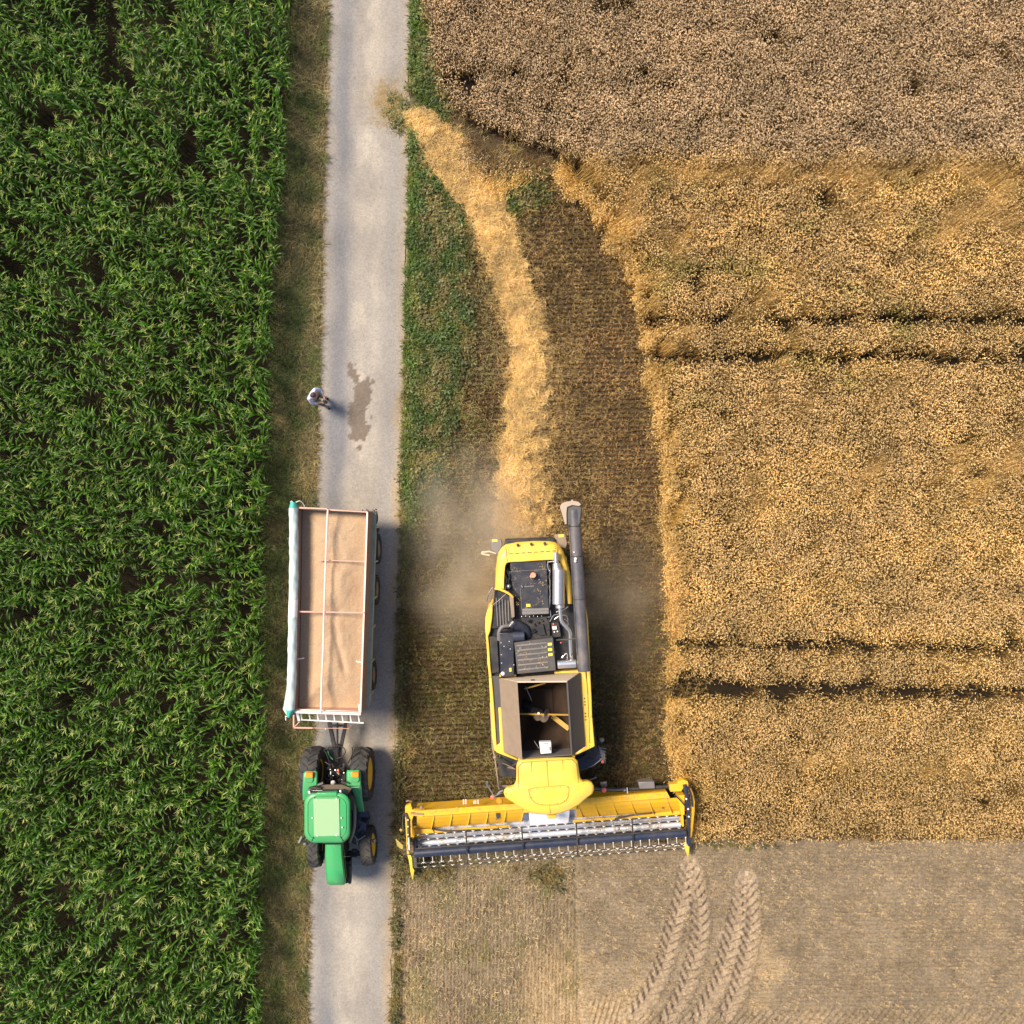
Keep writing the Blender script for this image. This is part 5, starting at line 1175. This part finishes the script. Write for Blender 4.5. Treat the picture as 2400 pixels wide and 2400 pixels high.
# right steps, tank, left mirror
b = MB(); b.prism(zz([(800, 1020), (850, 1020), (900, 1130), (960, 1150), (955, 1230), (900, 1330), (870, 1390), (800, 1360)], 1.15, T), .45)
for k in range(4): b.bar(T(860 + k * 12, 1060 + k * 6, 1.1 - k * .2), T(985 + k * 5, 1040 + k * 14, 1.1 - k * .2), .18, .04)
for k in range(12): u, v = U(820, 940), U(1180, 1360); b.tube([T(u, v, 1.2), T(u + U(-30, 30), v + U(-30, 40), 1.3), T(u + U(-30, 50), v + U(0, 60), 1.1)], .02, 6, 2)
b.build('step_tank', NAVY, tr, .01)
b = MB(); b.tube([T(980, 1020, 1.3), T(1022, 1030, 1.4), T(1025, 1070, 1.2), T(985, 1160, .9)], .015, 6, 2); b.tube([T(812, 1270, 1.4), T(870, 1330, 1.4), T(950, 1280, 1.4)], .02, 6); b.tube([T(850, 1310, 1.4), T(865, 1390, 1.3)], .018, 6); b.tube([T(1040, 1320, 1.0), T(1046, 1345, 1.0)], .08, 8); b.build('step_rail', GRY, tr)
b = MB(); b.tube([T(345, 1300, 2.3), T(290, 1320, 2.3), T(262, 1300, 2.3)], .03, 6); b.slab([T(228, 1360, 2.5), T(262, 1290, 2.5), T(282, 1300, 2.25), T(245, 1368, 2.25)], .06); b.tube([T(280, 1370, 2.1), T(330, 1370, 2.1), T(345, 1350, 2.1)], .05, 8); b.ball(T(300, 1365, 2.2), .08, n=8); b.build('mirror', GRY, tr)
b = MB(); b.tube([T(780, 1350, 1.3), T(830, 1180, 1.5), T(830, 900, 1.6), T(800, 850, 1.7)], .06, 8, 3); b.build('door_frame', mat('dusty_tan', (.25, .21, .13), .6), tr)

# ------------------------------------------------------------------ grain trailer
RUST = mat('salmon_steel', (.60, .36, .28), .55, dirt=(.42, .24, .18), damt=.5)
RAIL = mat('bleached_pink_rail', (.88, .70, .64), .45, damt=.3, dirt=(.7, .42, .34))
TGRN = mat('grey_green_side', (.34, .38, .30), .6, dirt=(.2, .17, .13), damt=.5)
RBR = mat('brown_side', (.26, .17, .13), .6, damt=.5)
TARP = None
tl = empty('grain_trailer', Rr(900, 1900, 0), 'tipping grain trailer with rolled pale green tarpaulin and salmon rails, full of grain', 'trailer')
ZT = 2.9
TLc, TRc, BLc, BRc = (372, 335), (1435, 385), (318, 3400), (1328, 3412)
def wallq(a, c_, z0, z1, th, m, nm):
    q = MB(); A, B = Rr(*a, ZT), Rr(*c_, ZT); q.slab([Vector((A.x, A.y, z0)), Vector((B.x, B.y, z0)), Vector((B.x, B.y, z1)), Vector((A.x, A.y, z1))], th); return q.build(nm, m, tl)
wallq(TLc, BLc, 1.25, ZT - .02, .05, RBR, 'side_wall'); 
wallq(TLc, (1425, 388), 1.25, ZT - .03, .05, RBR, 'tailgate'); wallq(BLc, (1322, 3412), 1.25, ZT - .03, .05, RUST, 'front_wall')
wallq((1425, 385), (1322, 3412), 1.95, ZT - .02, .05, RBR, 'side_wall')
b = MB(); A, B = Rr(1425, 385, ZT), Rr(1322, 3412, ZT); ox = Vector((.05, 0, 0)); n0 = [A + ox, B + ox]
b.slab([Vector((A.x, A.y, 1.95)) + ox, Vector((B.x, B.y, 1.95)) + ox, Vector((B.x, B.y, 1.2)) + ox * .5, Vector((A.x, A.y, 1.2)) + ox * .5], .06)
b.slab([Vector((A.x, A.y, 1.98)), Vector((B.x, B.y, 1.98)), Vector((B.x, B.y, 1.97)) + ox * 3, Vector((A.x, A.y, 1.97)) + ox * 3], .03)
b.build('drop_side', TGRN, tl, .01)
b = MB()
for t in (.08, .26, .45, .6, .78, .95):
    p = A.lerp(B, t); b.bar(Vector((p.x + .10, p.y, 2.0)), Vector((p.x + .10, p.y, 1.2)), .08, .06)
b.build('side_post', TGRN, tl, .01)
b = MB(); b.bar(A, B, .055, .07); b.bar(Rr(1300, 3290, ZT + .02), Rr(1305, 3400, ZT + .02), .06, .06); b.build('top_rail', RAIL, tl, .01)
b = MB(); b.bar(Rr(365, 322, ZT + .03), Rr(822, 340, ZT + .03), .06, .06); b.bar(Rr(820, 352, ZT - .02), Rr(1425, 388, ZT - .02), .05, .05); b.build('tailgate_rail', RUST, tl, .01)
b = MB(); b.bar(Rr(322, 3402, ZT + .02), Rr(1325, 3435, ZT + .02), .09, .05); b.bar(Rr(322, 3382, ZT - .1), Rr(1318, 3412, ZT - .1), .10, .03); b.build('front_rail', RAIL, tl, .01)
b = MB(); b.tube([Rr(828, 345, ZT + .06), Rr(815, 560, ZT + .05), Rr(788, 1300, ZT + .05), Rr(768, 1900, ZT + .05), Rr(755, 2500, ZT + .04), Rr(735, 2900, ZT + .05), Rr(722, 3425, ZT + .06)], .032, 8); b.build('ridge_pole', RAIL, tl)
b = MB(); b.bar(Rr(385, 1890, ZT + .01), Rr(1385, 1908, ZT + .01), .05, .05); b.build('cross_bar', RUST, tl, .01)
b = MB(); b.bar(Rr(675, 1110, ZT - .14), Rr(1395, 1133, ZT - .12), .03, .04); b.build('cross_bar', RUST, tl)
b = MB(); b.bar(Rr(352, 2610, ZT - .15), Rr(470, 2592, ZT - .2), .035, .03); b.bar(Rr(1255, 2640, ZT - .2), Rr(1345, 2655, ZT - .1), .035, .03); b.build('wall_stay', RAIL, tl)
# rolled tarpaulin with twisted folds
def tarpmat():
    m, t, bs = newmat('tarpaulin'); N = t.nodes.new; L = t.links.new
    v = N('ShaderNodeAttribute'); v.attribute_name = 'vc'; L(v.outputs['Color'], bs.inputs['Base Color']); bs.inputs['Roughness'].default_value = .45; return m
path = [(303, 235, .5), (306, 330, 1.0), (312, 700, .98), (312, 1300, 1), (306, 1700, 1), (296, 1960, 1), (296, 2000, 1), (290, 2400, .98), (282, 2900, 1.0), (268, 3200, 1), (262, 3380, .9), (245, 3450, .55), (240, 3485, .3)]
b = MB(); ns = 260; nseg = 22; vs = []; cols_ = []
tu = [p[1] for p in path]
for i in range(ns):
    v = 235 + (3485 - 235) * i / (ns - 1); u = np.interp(v, tu, [p[0] for p in path]); r = .152 * np.interp(v, tu, [p[2] for p in path]); c0 = Rr(u, v, ZT + .12)
    white = 1710 < v < 1968
    for k in range(nseg):
        a = 2 * pi * k / nseg; fold = 0 if white else .006 * math.sin(a * 3 + v * .03 + 1.2 * math.sin(v * .013)) + .006 * math.sin(a * 4 - v * .012)
        rr_ = r * 1.0 + fold; vs.append((c0.x + math.cos(a) * rr_, c0.y, c0.z + math.sin(a) * rr_))
        w_ = .5 + .5 * math.sin(a * 1.0 + v * .02)
        cols_.append((.80, .79, .80) if white else ((.06, .42, .36) if (v < 335 or v > 3360) else (.46 + .05 * w_, .56 + .03 * w_, .56)))
F_ = [(i * nseg + k, i * nseg + (k + 1) % nseg, (i + 1) * nseg + (k + 1) % nseg, (i + 1) * nseg + k) for i in range(ns - 1) for k in range(nseg)]
vs = np.array(vs); vs -= np.array(tl.location); me = mesh_from('tarpaulin', vs, np.array(F_), np.array(cols_)); me.materials.append(tarpmat()); o = bpy.data.objects.new('tarpaulin', me); col.objects.link(o); o.parent = tl
b = MB(); b.slab([Rr(240, 2900, 2.9), Rr(215, 3000, 2.85), Rr(160, 3330, 2.75), Rr(150, 3360, 2.7), Rr(205, 3450, 2.85), Rr(240, 3430, 2.95)], .02); b.build('tarp_flap', TARP or mat('tarp_cloth', (.45, .60, .50), .55), tl)
b = MB(); b.tube([Rr(195, 3530, 2.9), Rr(190, 3470, 2.9), Rr(250, 3480, 3.0)], .022, 6); b.tube([Rr(262, 240, 3.05), Rr(275, 222, 3.1), Rr(295, 230, 3.1)], .012, 6, 3); b.tube([Rr(345, 240, 3.1), Rr(400, 218, 3.1), Rr(445, 250, 3.0), Rr(478, 302, 2.9)], .014, 6, 4); b.build('tarp_crank', WHT, tl)
b = MB(); b.ball(Rr(235, 790, 2.7), .06, n=8); b.ball(Rr(200, 2910, 2.7), .05, n=8); b.build('tarp_hook', BLK, tl)
# tailgate hinges and bits
b = MB()
for k in range(12): u, v = U(1280, 1560), U(350, 400); b.tube([Rr(u, v, 2.5), Rr(u + U(-30, 30), v + U(-20, 25), 2.7)], .025, 6)
b.tube([Rr(1560, 380, 1.9), Rr(1575, 470, 1.6), Rr(1560, 560, 1.5)], .03, 6, 3); b.tube([Rr(1590, 640, 1.3), Rr(1575, 690, 1.2)], .05, 6); b.build('tailgate_latch', DKGR, tl)
# chassis and wheels
b = MB(); b.bar(Rr(700, 500, 1.1), Rr(640, 3400, 1.1), .12, .2); b.bar(Rr(1050, 500, 1.1), Rr(1000, 3400, 1.1), .12, .2); b.prism(zz([(385, 380), (1420, 410), (1310, 3380), (330, 3370)], 1.24, Rr), 1.18)
for v in (940, 1560, 2840): b.bar(Rr(480, v, .55), Rr(1480 - v * .02, v, .55), .12, .12)
b.build('chassis', BLK, tl, .01)
for v in (940, 1560, 2840):
    xr_ = 1590 - (v - 940) * .040; c1 = Rr(xr_, v, .56) - Vector((.15, 0, 0)); wheel(tl, c1, Vector((1, .02, 0)), .56, .40, .30, RUB, DUSTB, .02, 16)
    wheel(tl, c1 - Vector((2.05, 0, 0)), Vector((-1, 0, 0)), .56, .40, .30, RUB, DUSTB, .02, 16)
# ladder rack at the front, drawbar
b = MB(); za = 2.35
b.bar(Rr(425, 3520, za), Rr(1370, 3570, za), .04, .05); b.bar(Rr(360, 3415, za + .02), Rr(1170, 3440, za + .02), .04, .05)
for k in range(8): u = 430 + k * 124; b.bar(Rr(u - 12, 3418 + k * 4, za + .02), Rr(u + 8, 3520 + k * 6.6, za), .04, .04)
b.bar(Rr(365, 3410, za + .05), Rr(395, 3540, za + .03), .09, .05); b.bar(Rr(1170, 3440, za + .02), Rr(1310, 3440, za + .02), .03, .03); b.build('ladder', WHT, tl, .005)
b = MB(); b.bar(Rr(312, 3450, 1.8), Rr(312, 3640, 1.8), .05, .05); b.bar(Rr(312, 3640, 1.8), Rr(600, 3645, 1.8), .05, .05); b.bar(Rr(320, 3630, 1.8), Rr(400, 3550, 1.9), .03, .03); b.bar(Rr(600, 3645, 1.8), Rr(1150, 3655, 1.7), .02, .02); b.build('step_frame', RUST, tl)
b = MB(); b.bar(Rr(1140, 3440, 1.9), Rr(1130, 3640, 1.6), .05, .04); b.bar(Rr(1210, 3570, 1.9), Rr(1140, 3650, 1.6), .04, .04); b.build('front_stay', RBR, tl)
b = MB(); e_ = T(650, 480, .85); b.bar(Rr(850, 3560, .95), e_, .13, .14); b.bar(Rr(1105, 3560, .95), e_, .13, .14); b.bar(Rr(880, 3610, 1.0), Rr(1080, 3610, 1.0), .08, .08); b.tube([Rr(970, 3560, 1.05), T(648, 280, 1.0), T(650, 400, 1.0)], .04, 8); b.tube([T(655, 300, 1.0), e_], .09, 10)
b.tube([Rr(930, 3600, 1.1), Rr(975, 3620, 1.15), Rr(1010, 3600, 1.1)], .02, 6, 3); b.build('drawbar', BLK, tl, .01)
b = MB(); b.ball(Rr(795, 3655, 1.7), .035, n=6); b.build('lamp_bolt', WHT, tl)

# grain: heaped surface inside the trailer
gu = np.linspace(0, 1, 70); gv = np.linspace(0, 1, 190); GU, GV = np.meshgrid(gu, gv); GU = GU.ravel(); GV = GV.ravel()
a_, b_c, c_c, d_ = [np.array(Rr(*q, ZT)) for q in (TLc, (1425, 385), BLc, (1322, 3412))]
Pg = (a_[None] * (1 - GU)[:, None] + b_c[None] * GU[:, None]) * (1 - GV)[:, None] + (c_c[None] * (1 - GU)[:, None] + d_[None] * GU[:, None]) * GV[:, None]
ed = np.minimum(np.minimum(GU, 1 - GU) * 2.5, np.minimum(GV, 1 - GV) * 7.4)
zg = 2.42 + .24 * sstep(0, 1.0, ed) * (.3 + 1.0 * fbm(GU * 3, GV * 8, 201, 5)) - .10 * np.exp(-((GU - .62 - .1 * np.sin(GV * 9)) / .05) ** 2) * sstep(.55, .62, GV) * (1 - sstep(.78, .85, GV)) + .015 * (fbm(GU * 40, GV * 110, 202) - .5)
Pg[:, 2] = zg; cenp = Pg.mean(0); Pg[:, :2] = cenp[:2] + (Pg[:, :2] - cenp[:2]) * np.array([.965, .99])
ii = (np.arange(189)[:, None] * 70 + np.arange(69)[None, :]).ravel(); Fg = np.stack([ii, ii + 1, ii + 71, ii + 70], 1)
gc = np.tile(np.array([.44, .315, .205]), (len(Pg), 1)); gc = mixc(gc, (.46, .31, .19), sstep(.4, .65, fbm(GU * 6, GV * 14, 203)) * .6)
go = bpy.data.objects.new('grain', mesh_from('grain', Pg, Fg, gc)); col.objects.link(go)
m, t, bs = newmat('loose_grain'); N = t.nodes.new; L = t.links.new; v = N('ShaderNodeAttribute'); v.attribute_name = 'vc'; n = N('ShaderNodeTexNoise'); n.inputs['Scale'].default_value = 26; n.inputs['Detail'].default_value = 6
n.inputs['Roughness'].default_value = .8; tc = N('ShaderNodeTexCoord'); L(tc.outputs['Object'], n.inputs['Vector']); mr = N('ShaderNodeMapRange'); mr.inputs[1].default_value = .3; mr.inputs[2].default_value = .7; mr.inputs[3].default_value = .7; mr.inputs[4].default_value = 1.3; L(n.outputs[0], mr.inputs[0])
s_ = N('ShaderNodeVectorMath'); s_.operation = 'SCALE'; L(v.outputs['Color'], s_.inputs[0]); L(mr.outputs[0], s_.inputs['Scale']); L(s_.outputs[0], bs.inputs['Base Color']); bs.inputs['Roughness'].default_value = .8; bs.inputs['Specular IOR Level'].default_value = .2
bp = N('ShaderNodeBump'); bp.inputs['Strength'].default_value = .6; bp.inputs['Distance'].default_value = .02; L(n.outputs[0], bp.inputs['Height']); L(bp.outputs[0], bs.inputs['Normal']); go.data.materials.append(m)
tag(go, 'heaped load of tan threshed grain filling the open trailer', 'grain', kind='stuff')

# ------------------------------------------------------------------ person on the verge
def person():
    SKIN = mat('skin', (.52, .30, .21), .6, damt=.1); SHIRT = mat('pale_lavender_shirt', (.58, .58, .80), .75, damt=.12, dirt=(.45, .45, .66)); TROU = mat('grey_trousers', (.15, .16, .15), .85, damt=.2); HAIR = mat('dark_brown_hair', (.055, .035, .028), .7, damt=.2); SHOE = mat('black_shoes', (.02, .02, .022), .6)
    head = Q(452, 700, 1.62); base = Vector((head.x - .10, head.y + .06, 0)); g0 = float(gz(np.array([base.x]), np.array([base.y]))[0])
    root = empty('person', (base.x, base.y, g0), 'person in pale lavender shirt and grey trousers looking down at a dark object in hand', 'person')
    f = Vector((.87, -.50, 0)); s = Vector((.50, .87, 0))      # facing, left side
    def P(a, l, z): return base + f * a + s * l + Vector((0, 0, z + g0))
    def skin(name, joints, edges, m, parent, sub=2):
        me = bpy.data.meshes.new(name); off = root.location if parent == root else root.location
        me.from_pydata([(j[0] - off) for j in joints], edges, []); o = bpy.data.objects.new(name, me); col.objects.link(o); o.parent = parent
        k = o.modifiers.new('body_skin', 'SKIN'); k.use_smooth_shade = True
        for i, j in enumerate(joints):
            sv = me.skin_vertices[0].data[i]; r = j[1]; sv.radius = r if isinstance(r, tuple) else (r, r); sv.use_root = (i == 0)
        q = o.modifiers.new('smooth', 'SUBSURF'); q.levels = sub; q.render_levels = sub; me.materials.append(m); return o
    # body (skin): pelvis, spine, neck, head core, arms, hands, legs
    J = [(P(-.08, 0, .95), (.15, .11)), (P(-.10, 0, 1.12), (.14, .10)), (P(-.07, 0, 1.32), (.165, .11)), (P(-.01, 0, 1.45), (.09, .08)), (P(.05, 0, 1.52), .052), (P(.10, 0, 1.60), (.072, .085)), (P(.12, 0, 1.70), (.075, .088)),
         (P(-.04, .19, 1.40), .062), (P(.06, .27, 1.17), .045), (P(.28, .14, 1.10), .034), (P(.36, .08, 1.12), .028),
         (P(-.04, -.19, 1.40), .062), (P(.06, -.27, 1.17), .045), (P(.28, -.10, 1.08), .034), (P(.36, -.05, 1.10), .028),
         (P(-.06, .10, .86), .095), (P(.04, .12, .50), .062), (P(-.02, .13, .10), .042), (P(.14, .14, .05), .035),
         (P(-.06, -.10, .86), .095), (P(.16, -.12, .50), .062), (P(.20, -.13, .10), .042), (P(.36, -.14, .05), .035)]
    E = [(0, 1), (1, 2), (2, 3), (3, 4), (4, 5), (5, 6), (2, 7), (7, 8), (8, 9), (9, 10), (2, 11), (11, 12), (12, 13), (13, 14), (0, 15), (15, 16), (16, 17), (17, 18), (0, 19), (19, 20), (20, 21), (21, 22)]
    skin('body', J, E, SKIN, root)
    # shirt: trunk and sleeves, slightly larger
    J2 = [(P(-.08, 0, .92), (.175, .135)), (P(-.11, 0, 1.12), (.165, .125)), (P(-.08, 0, 1.33), (.19, .135)), (P(-.02, 0, 1.46), (.10, .085)), (P(-.05, .20, 1.41), .085), (P(.06, .285, 1.17), .062), (P(.20, .20, 1.12), .050), (P(-.05, -.20, 1.41), .085), (P(.06, -.285, 1.17), .062), (P(.20, -.17, 1.10), .050)]
    skin('shirt', J2, [(0, 1), (1, 2), (2, 3), (2, 4), (4, 5), (5, 6), (2, 7), (7, 8), (8, 9)], SHIRT, root)
    J3 = [(P(-.08, 0, .96), (.16, .125)), (P(-.06, .105, .84), .115), (P(.04, .12, .50), .085), (P(-.02, .13, .12), .068), (P(-.06, -.105, .84), .115), (P(.16, -.12, .50), .085), (P(.20, -.13, .12), .068)]
    skin('trousers', J3, [(0, 1), (1, 2), (2, 3), (0, 4), (4, 5), (5, 6)], TROU, root)
    for q in (((-.04, .13), (.17, .15)), ((.17, -.13), (.40, -.15))):
        bb = MB(); a = P(*q[0], .05); c_ = P(*q[1], .04); bb.tube([a - f * .03, a, a.lerp(c_, .5), c_, c_ + f * .03], [.03, .055], 10); bb.ball(a, .06); bb.ball(c_, .052); bb.build('shoe', SHOE, root)
    bb = MB(); hc = P(.10, 0, 1.68); bb.ball(hc - f * .012 + Vector((0, 0, .025)), .104, sx=1.0, sy=.92, sz=1.0, n=16)
    bb.build('hair', HAIR, root)
    # face, ears, nose
    bb = MB(); bb.ball(P(.205, 0, 1.655), .022, n=8); bb.ball(P(.10, .088, 1.66), .025, n=8); bb.ball(P(.10, -.088, 1.66), .025, n=8); bb.ball(P(.15, 0, 1.655), .06, n=12); bb.build('face', SKIN, root)
    bb = MB()
    for sd_ in (-1, 1): bb.ball(P(.198, sd_ * .03, 1.672), .010, n=6)
    bb.build('eyes', SHOE, root)
    # hands with fingers round the device
    for sd_ in (-1, 1):
        bb = MB(); pc = P(.37, sd_ * .065, 1.11); bb.ball(pc, .036, sz=.6, n=8)
        for k in range(4):
            o_ = pc + f * (.012 + .018 * k) + Vector((0, 0, -.005)); bb.tube([o_, o_ - s * sd_ * (.03 + .004 * k) + Vector((0, 0, -.02)), o_ - s * sd_ * .045], [.009, .007], 6)
        bb.tube([pc, pc - s * sd_ * .03 + Vector((0, 0, .03)), pc - s * sd_ * .045 + Vector((0, 0, .03)) + f * .02], [.011, .008], 6); bb.build('hand', SKIN, root)
    bb = MB(); c0 = P(.42, 0, 1.11); bb.slab([c0 - f * .09 - s * .055, c0 + f * .09 - s * .055, c0 + f * .09 + s * .055, c0 - f * .09 + s * .055], .05)
    o = bb.build('handheld_device', SHOE, None, .008); tag(o, 'small black device held in the hands of the person on the verge', 'device')
person()

# ------------------------------------------------------------------ dust behind the machine
def dust(name, c, rad, dens, label, seed, colr=(.985, .90, .78)):
    bb = MB(); bb.ball((0, 0, 0), 1, n=20); me = bb; o = me.build(name, None, None); o.data.materials.clear()
    m = bpy.data.materials.new(name + '_air'); m.use_nodes = True; t = m.node_tree; t.nodes.clear(); N = t.nodes.new; L = t.links.new
    out = N('ShaderNodeOutputMaterial'); pv = N('ShaderNodeVolumePrincipled'); pv.inputs['Color'].default_value = (*colr, 1); pv.inputs['Anisotropy'].default_value = .2
    tc = N('ShaderNodeTexCoord'); ln = N('ShaderNodeVectorMath'); ln.operation = 'LENGTH'; L(tc.outputs['Object'], ln.inputs[0])
    mr = N('ShaderNodeMapRange'); mr.interpolation_type = 'SMOOTHSTEP'; mr.inputs[1].default_value = .25; mr.inputs[2].default_value = .98; mr.inputs[3].default_value = 1; mr.inputs[4].default_value = 0; L(ln.outputs['Value'], mr.inputs[0])
    n = N('ShaderNodeTexNoise'); n.inputs['Scale'].default_value = 1.9; n.inputs['Detail'].default_value = 5; mp = N('ShaderNodeMapping'); mp.inputs['Location'].default_value = (seed, seed * 2, 0); L(tc.outputs['Object'], mp.inputs[0]); L(mp.outputs[0], n.inputs['Vector'])
    m2 = N('ShaderNodeMapRange'); m2.inputs[1].default_value = .36; m2.inputs[2].default_value = .72; L(n.outputs[0], m2.inputs[0])
    mu = N('ShaderNodeMath'); mu.operation = 'MULTIPLY'; L(mr.outputs[0], mu.inputs[0]); L(m2.outputs[0], mu.inputs[1]); m3 = N('ShaderNodeMath'); m3.operation = 'MULTIPLY'; m3.inputs[1].default_value = dens; L(mu.outputs[0], m3.inputs[0])
    L(m3.outputs[0], pv.inputs['Density']); L(pv.outputs[0], out.inputs['Volume']); o.data.materials.append(m)
    o.location = c; o.scale = rad; tag(o, label, 'dust', kind='stuff'); return o
dust('dust_cloud', D(885, 1035, .9), (3.2, 4.8, 1.3), 1.1, 'pale brown dust drifting over the stubble left of the combine rear', 3.1)
dust('dust_cloud', D(1180, 1140, .8), (2.8, 3.6, 1.0), .5, 'thin dust hanging between the combine and the standing wheat', 7.7, (.99, .86, .66))
dust('dust_cloud', D(1000, 1135, .9), (5.4, 1.5, 1.1), .75, 'band of thin pale dust spreading sideways past the engine deck of the combine', 11.9, (.99, .90, .72))
dust('dust_cloud', D(985, 1005, 1.2), (1.2, .5, .4), 1.3, 'dense golden chaff dust blown out behind the combine rear', 5.3, (.99, .90, .70))

# chaff flying behind the rear hood
n = 900; th = rng.uniform(0, 2 * pi, n); rr_ = np.abs(rng.normal(0, 1.0, n)); c0 = D(985, 1000, 0)
X = c0.x + rng.normal(-.15, 1.05, n); Y = c0.y + np.abs(rng.normal(0, 1.1, n)) - .5; Zc = .3 + np.abs(rng.normal(0, .55, n)) * np.exp(-np.abs(Y - c0.y) * .3)
kk = scatter('flying_chaff', [straw(m_straw, 2, .05, .05, (.03, .09), .010) for _ in range(5)], np.stack([X, Y, Zc], 1), rng.uniform(0, 6, (n, 3)), usc(n, .6, 1.3), np.tile(np.array([.80, .62, .34]), (n, 1)))
tag(kk, 'bits of chaff flying out behind the rear hood of the combine', 'chaff', kind='stuff')

# cut crop lying in the header, chaff on the ledges
n = 420; u = rng.uniform(300, 3430, n); t = rng.random(n); lump = (vnoise(u / 240, u * 0, 301) > .45)
P_ = [Hd(a, hmix(a, 1040, 800) - 190 * b_ ** 1.5, .62 + .12 * b_) for a, b_, l_ in zip(u, t, lump) if l_]
tn = np.where((rng.random(len(P_)) < .3)[:, None], np.array([.10, .13, .04]), np.array([.50, .38, .19]))
kk = scatter('cut_crop', [straw(m_straw, 5, .12, .05, (.08, .26), .011) for _ in range(5)], np.array([tuple(p) for p in P_]), randrot(len(P_), .2), usc(len(P_), .4, .9), tn)
tag(kk, 'cut straw and green weeds caught in the steel trough of the header', 'cut crop', kind='stuff')
P_ = [tuple(Hd(a, hmix(a, 640, 410) + b_, 1.47)) for a, b_ in zip(rng.uniform(360, 3280, 260), rng.normal(0, 16, 260))]
P_ += [tuple(C(a, b_, z)) for a, b_, z in zip(rng.uniform(570, 990, 60), rng.uniform(870, 1380, 60), np.full(60, 3.2))] + [tuple(C(a, b_, 3.33)) for a, b_ in zip(rng.uniform(640, 1050, 50), rng.uniform(1770, 2080, 50))]
kk = scatter('settled_chaff', [straw(m_straw, 3, .06, .004, (.02, .07), .008) for _ in range(5)], np.array(P_), randrot(len(P_), .02), usc(len(P_), .5, 1.1), np.tile(np.array([.62, .48, .27]), (len(P_), 1)))
tag(kk, 'small bits of chaff settled on top of the combine and its header', 'chaff', kind='stuff')
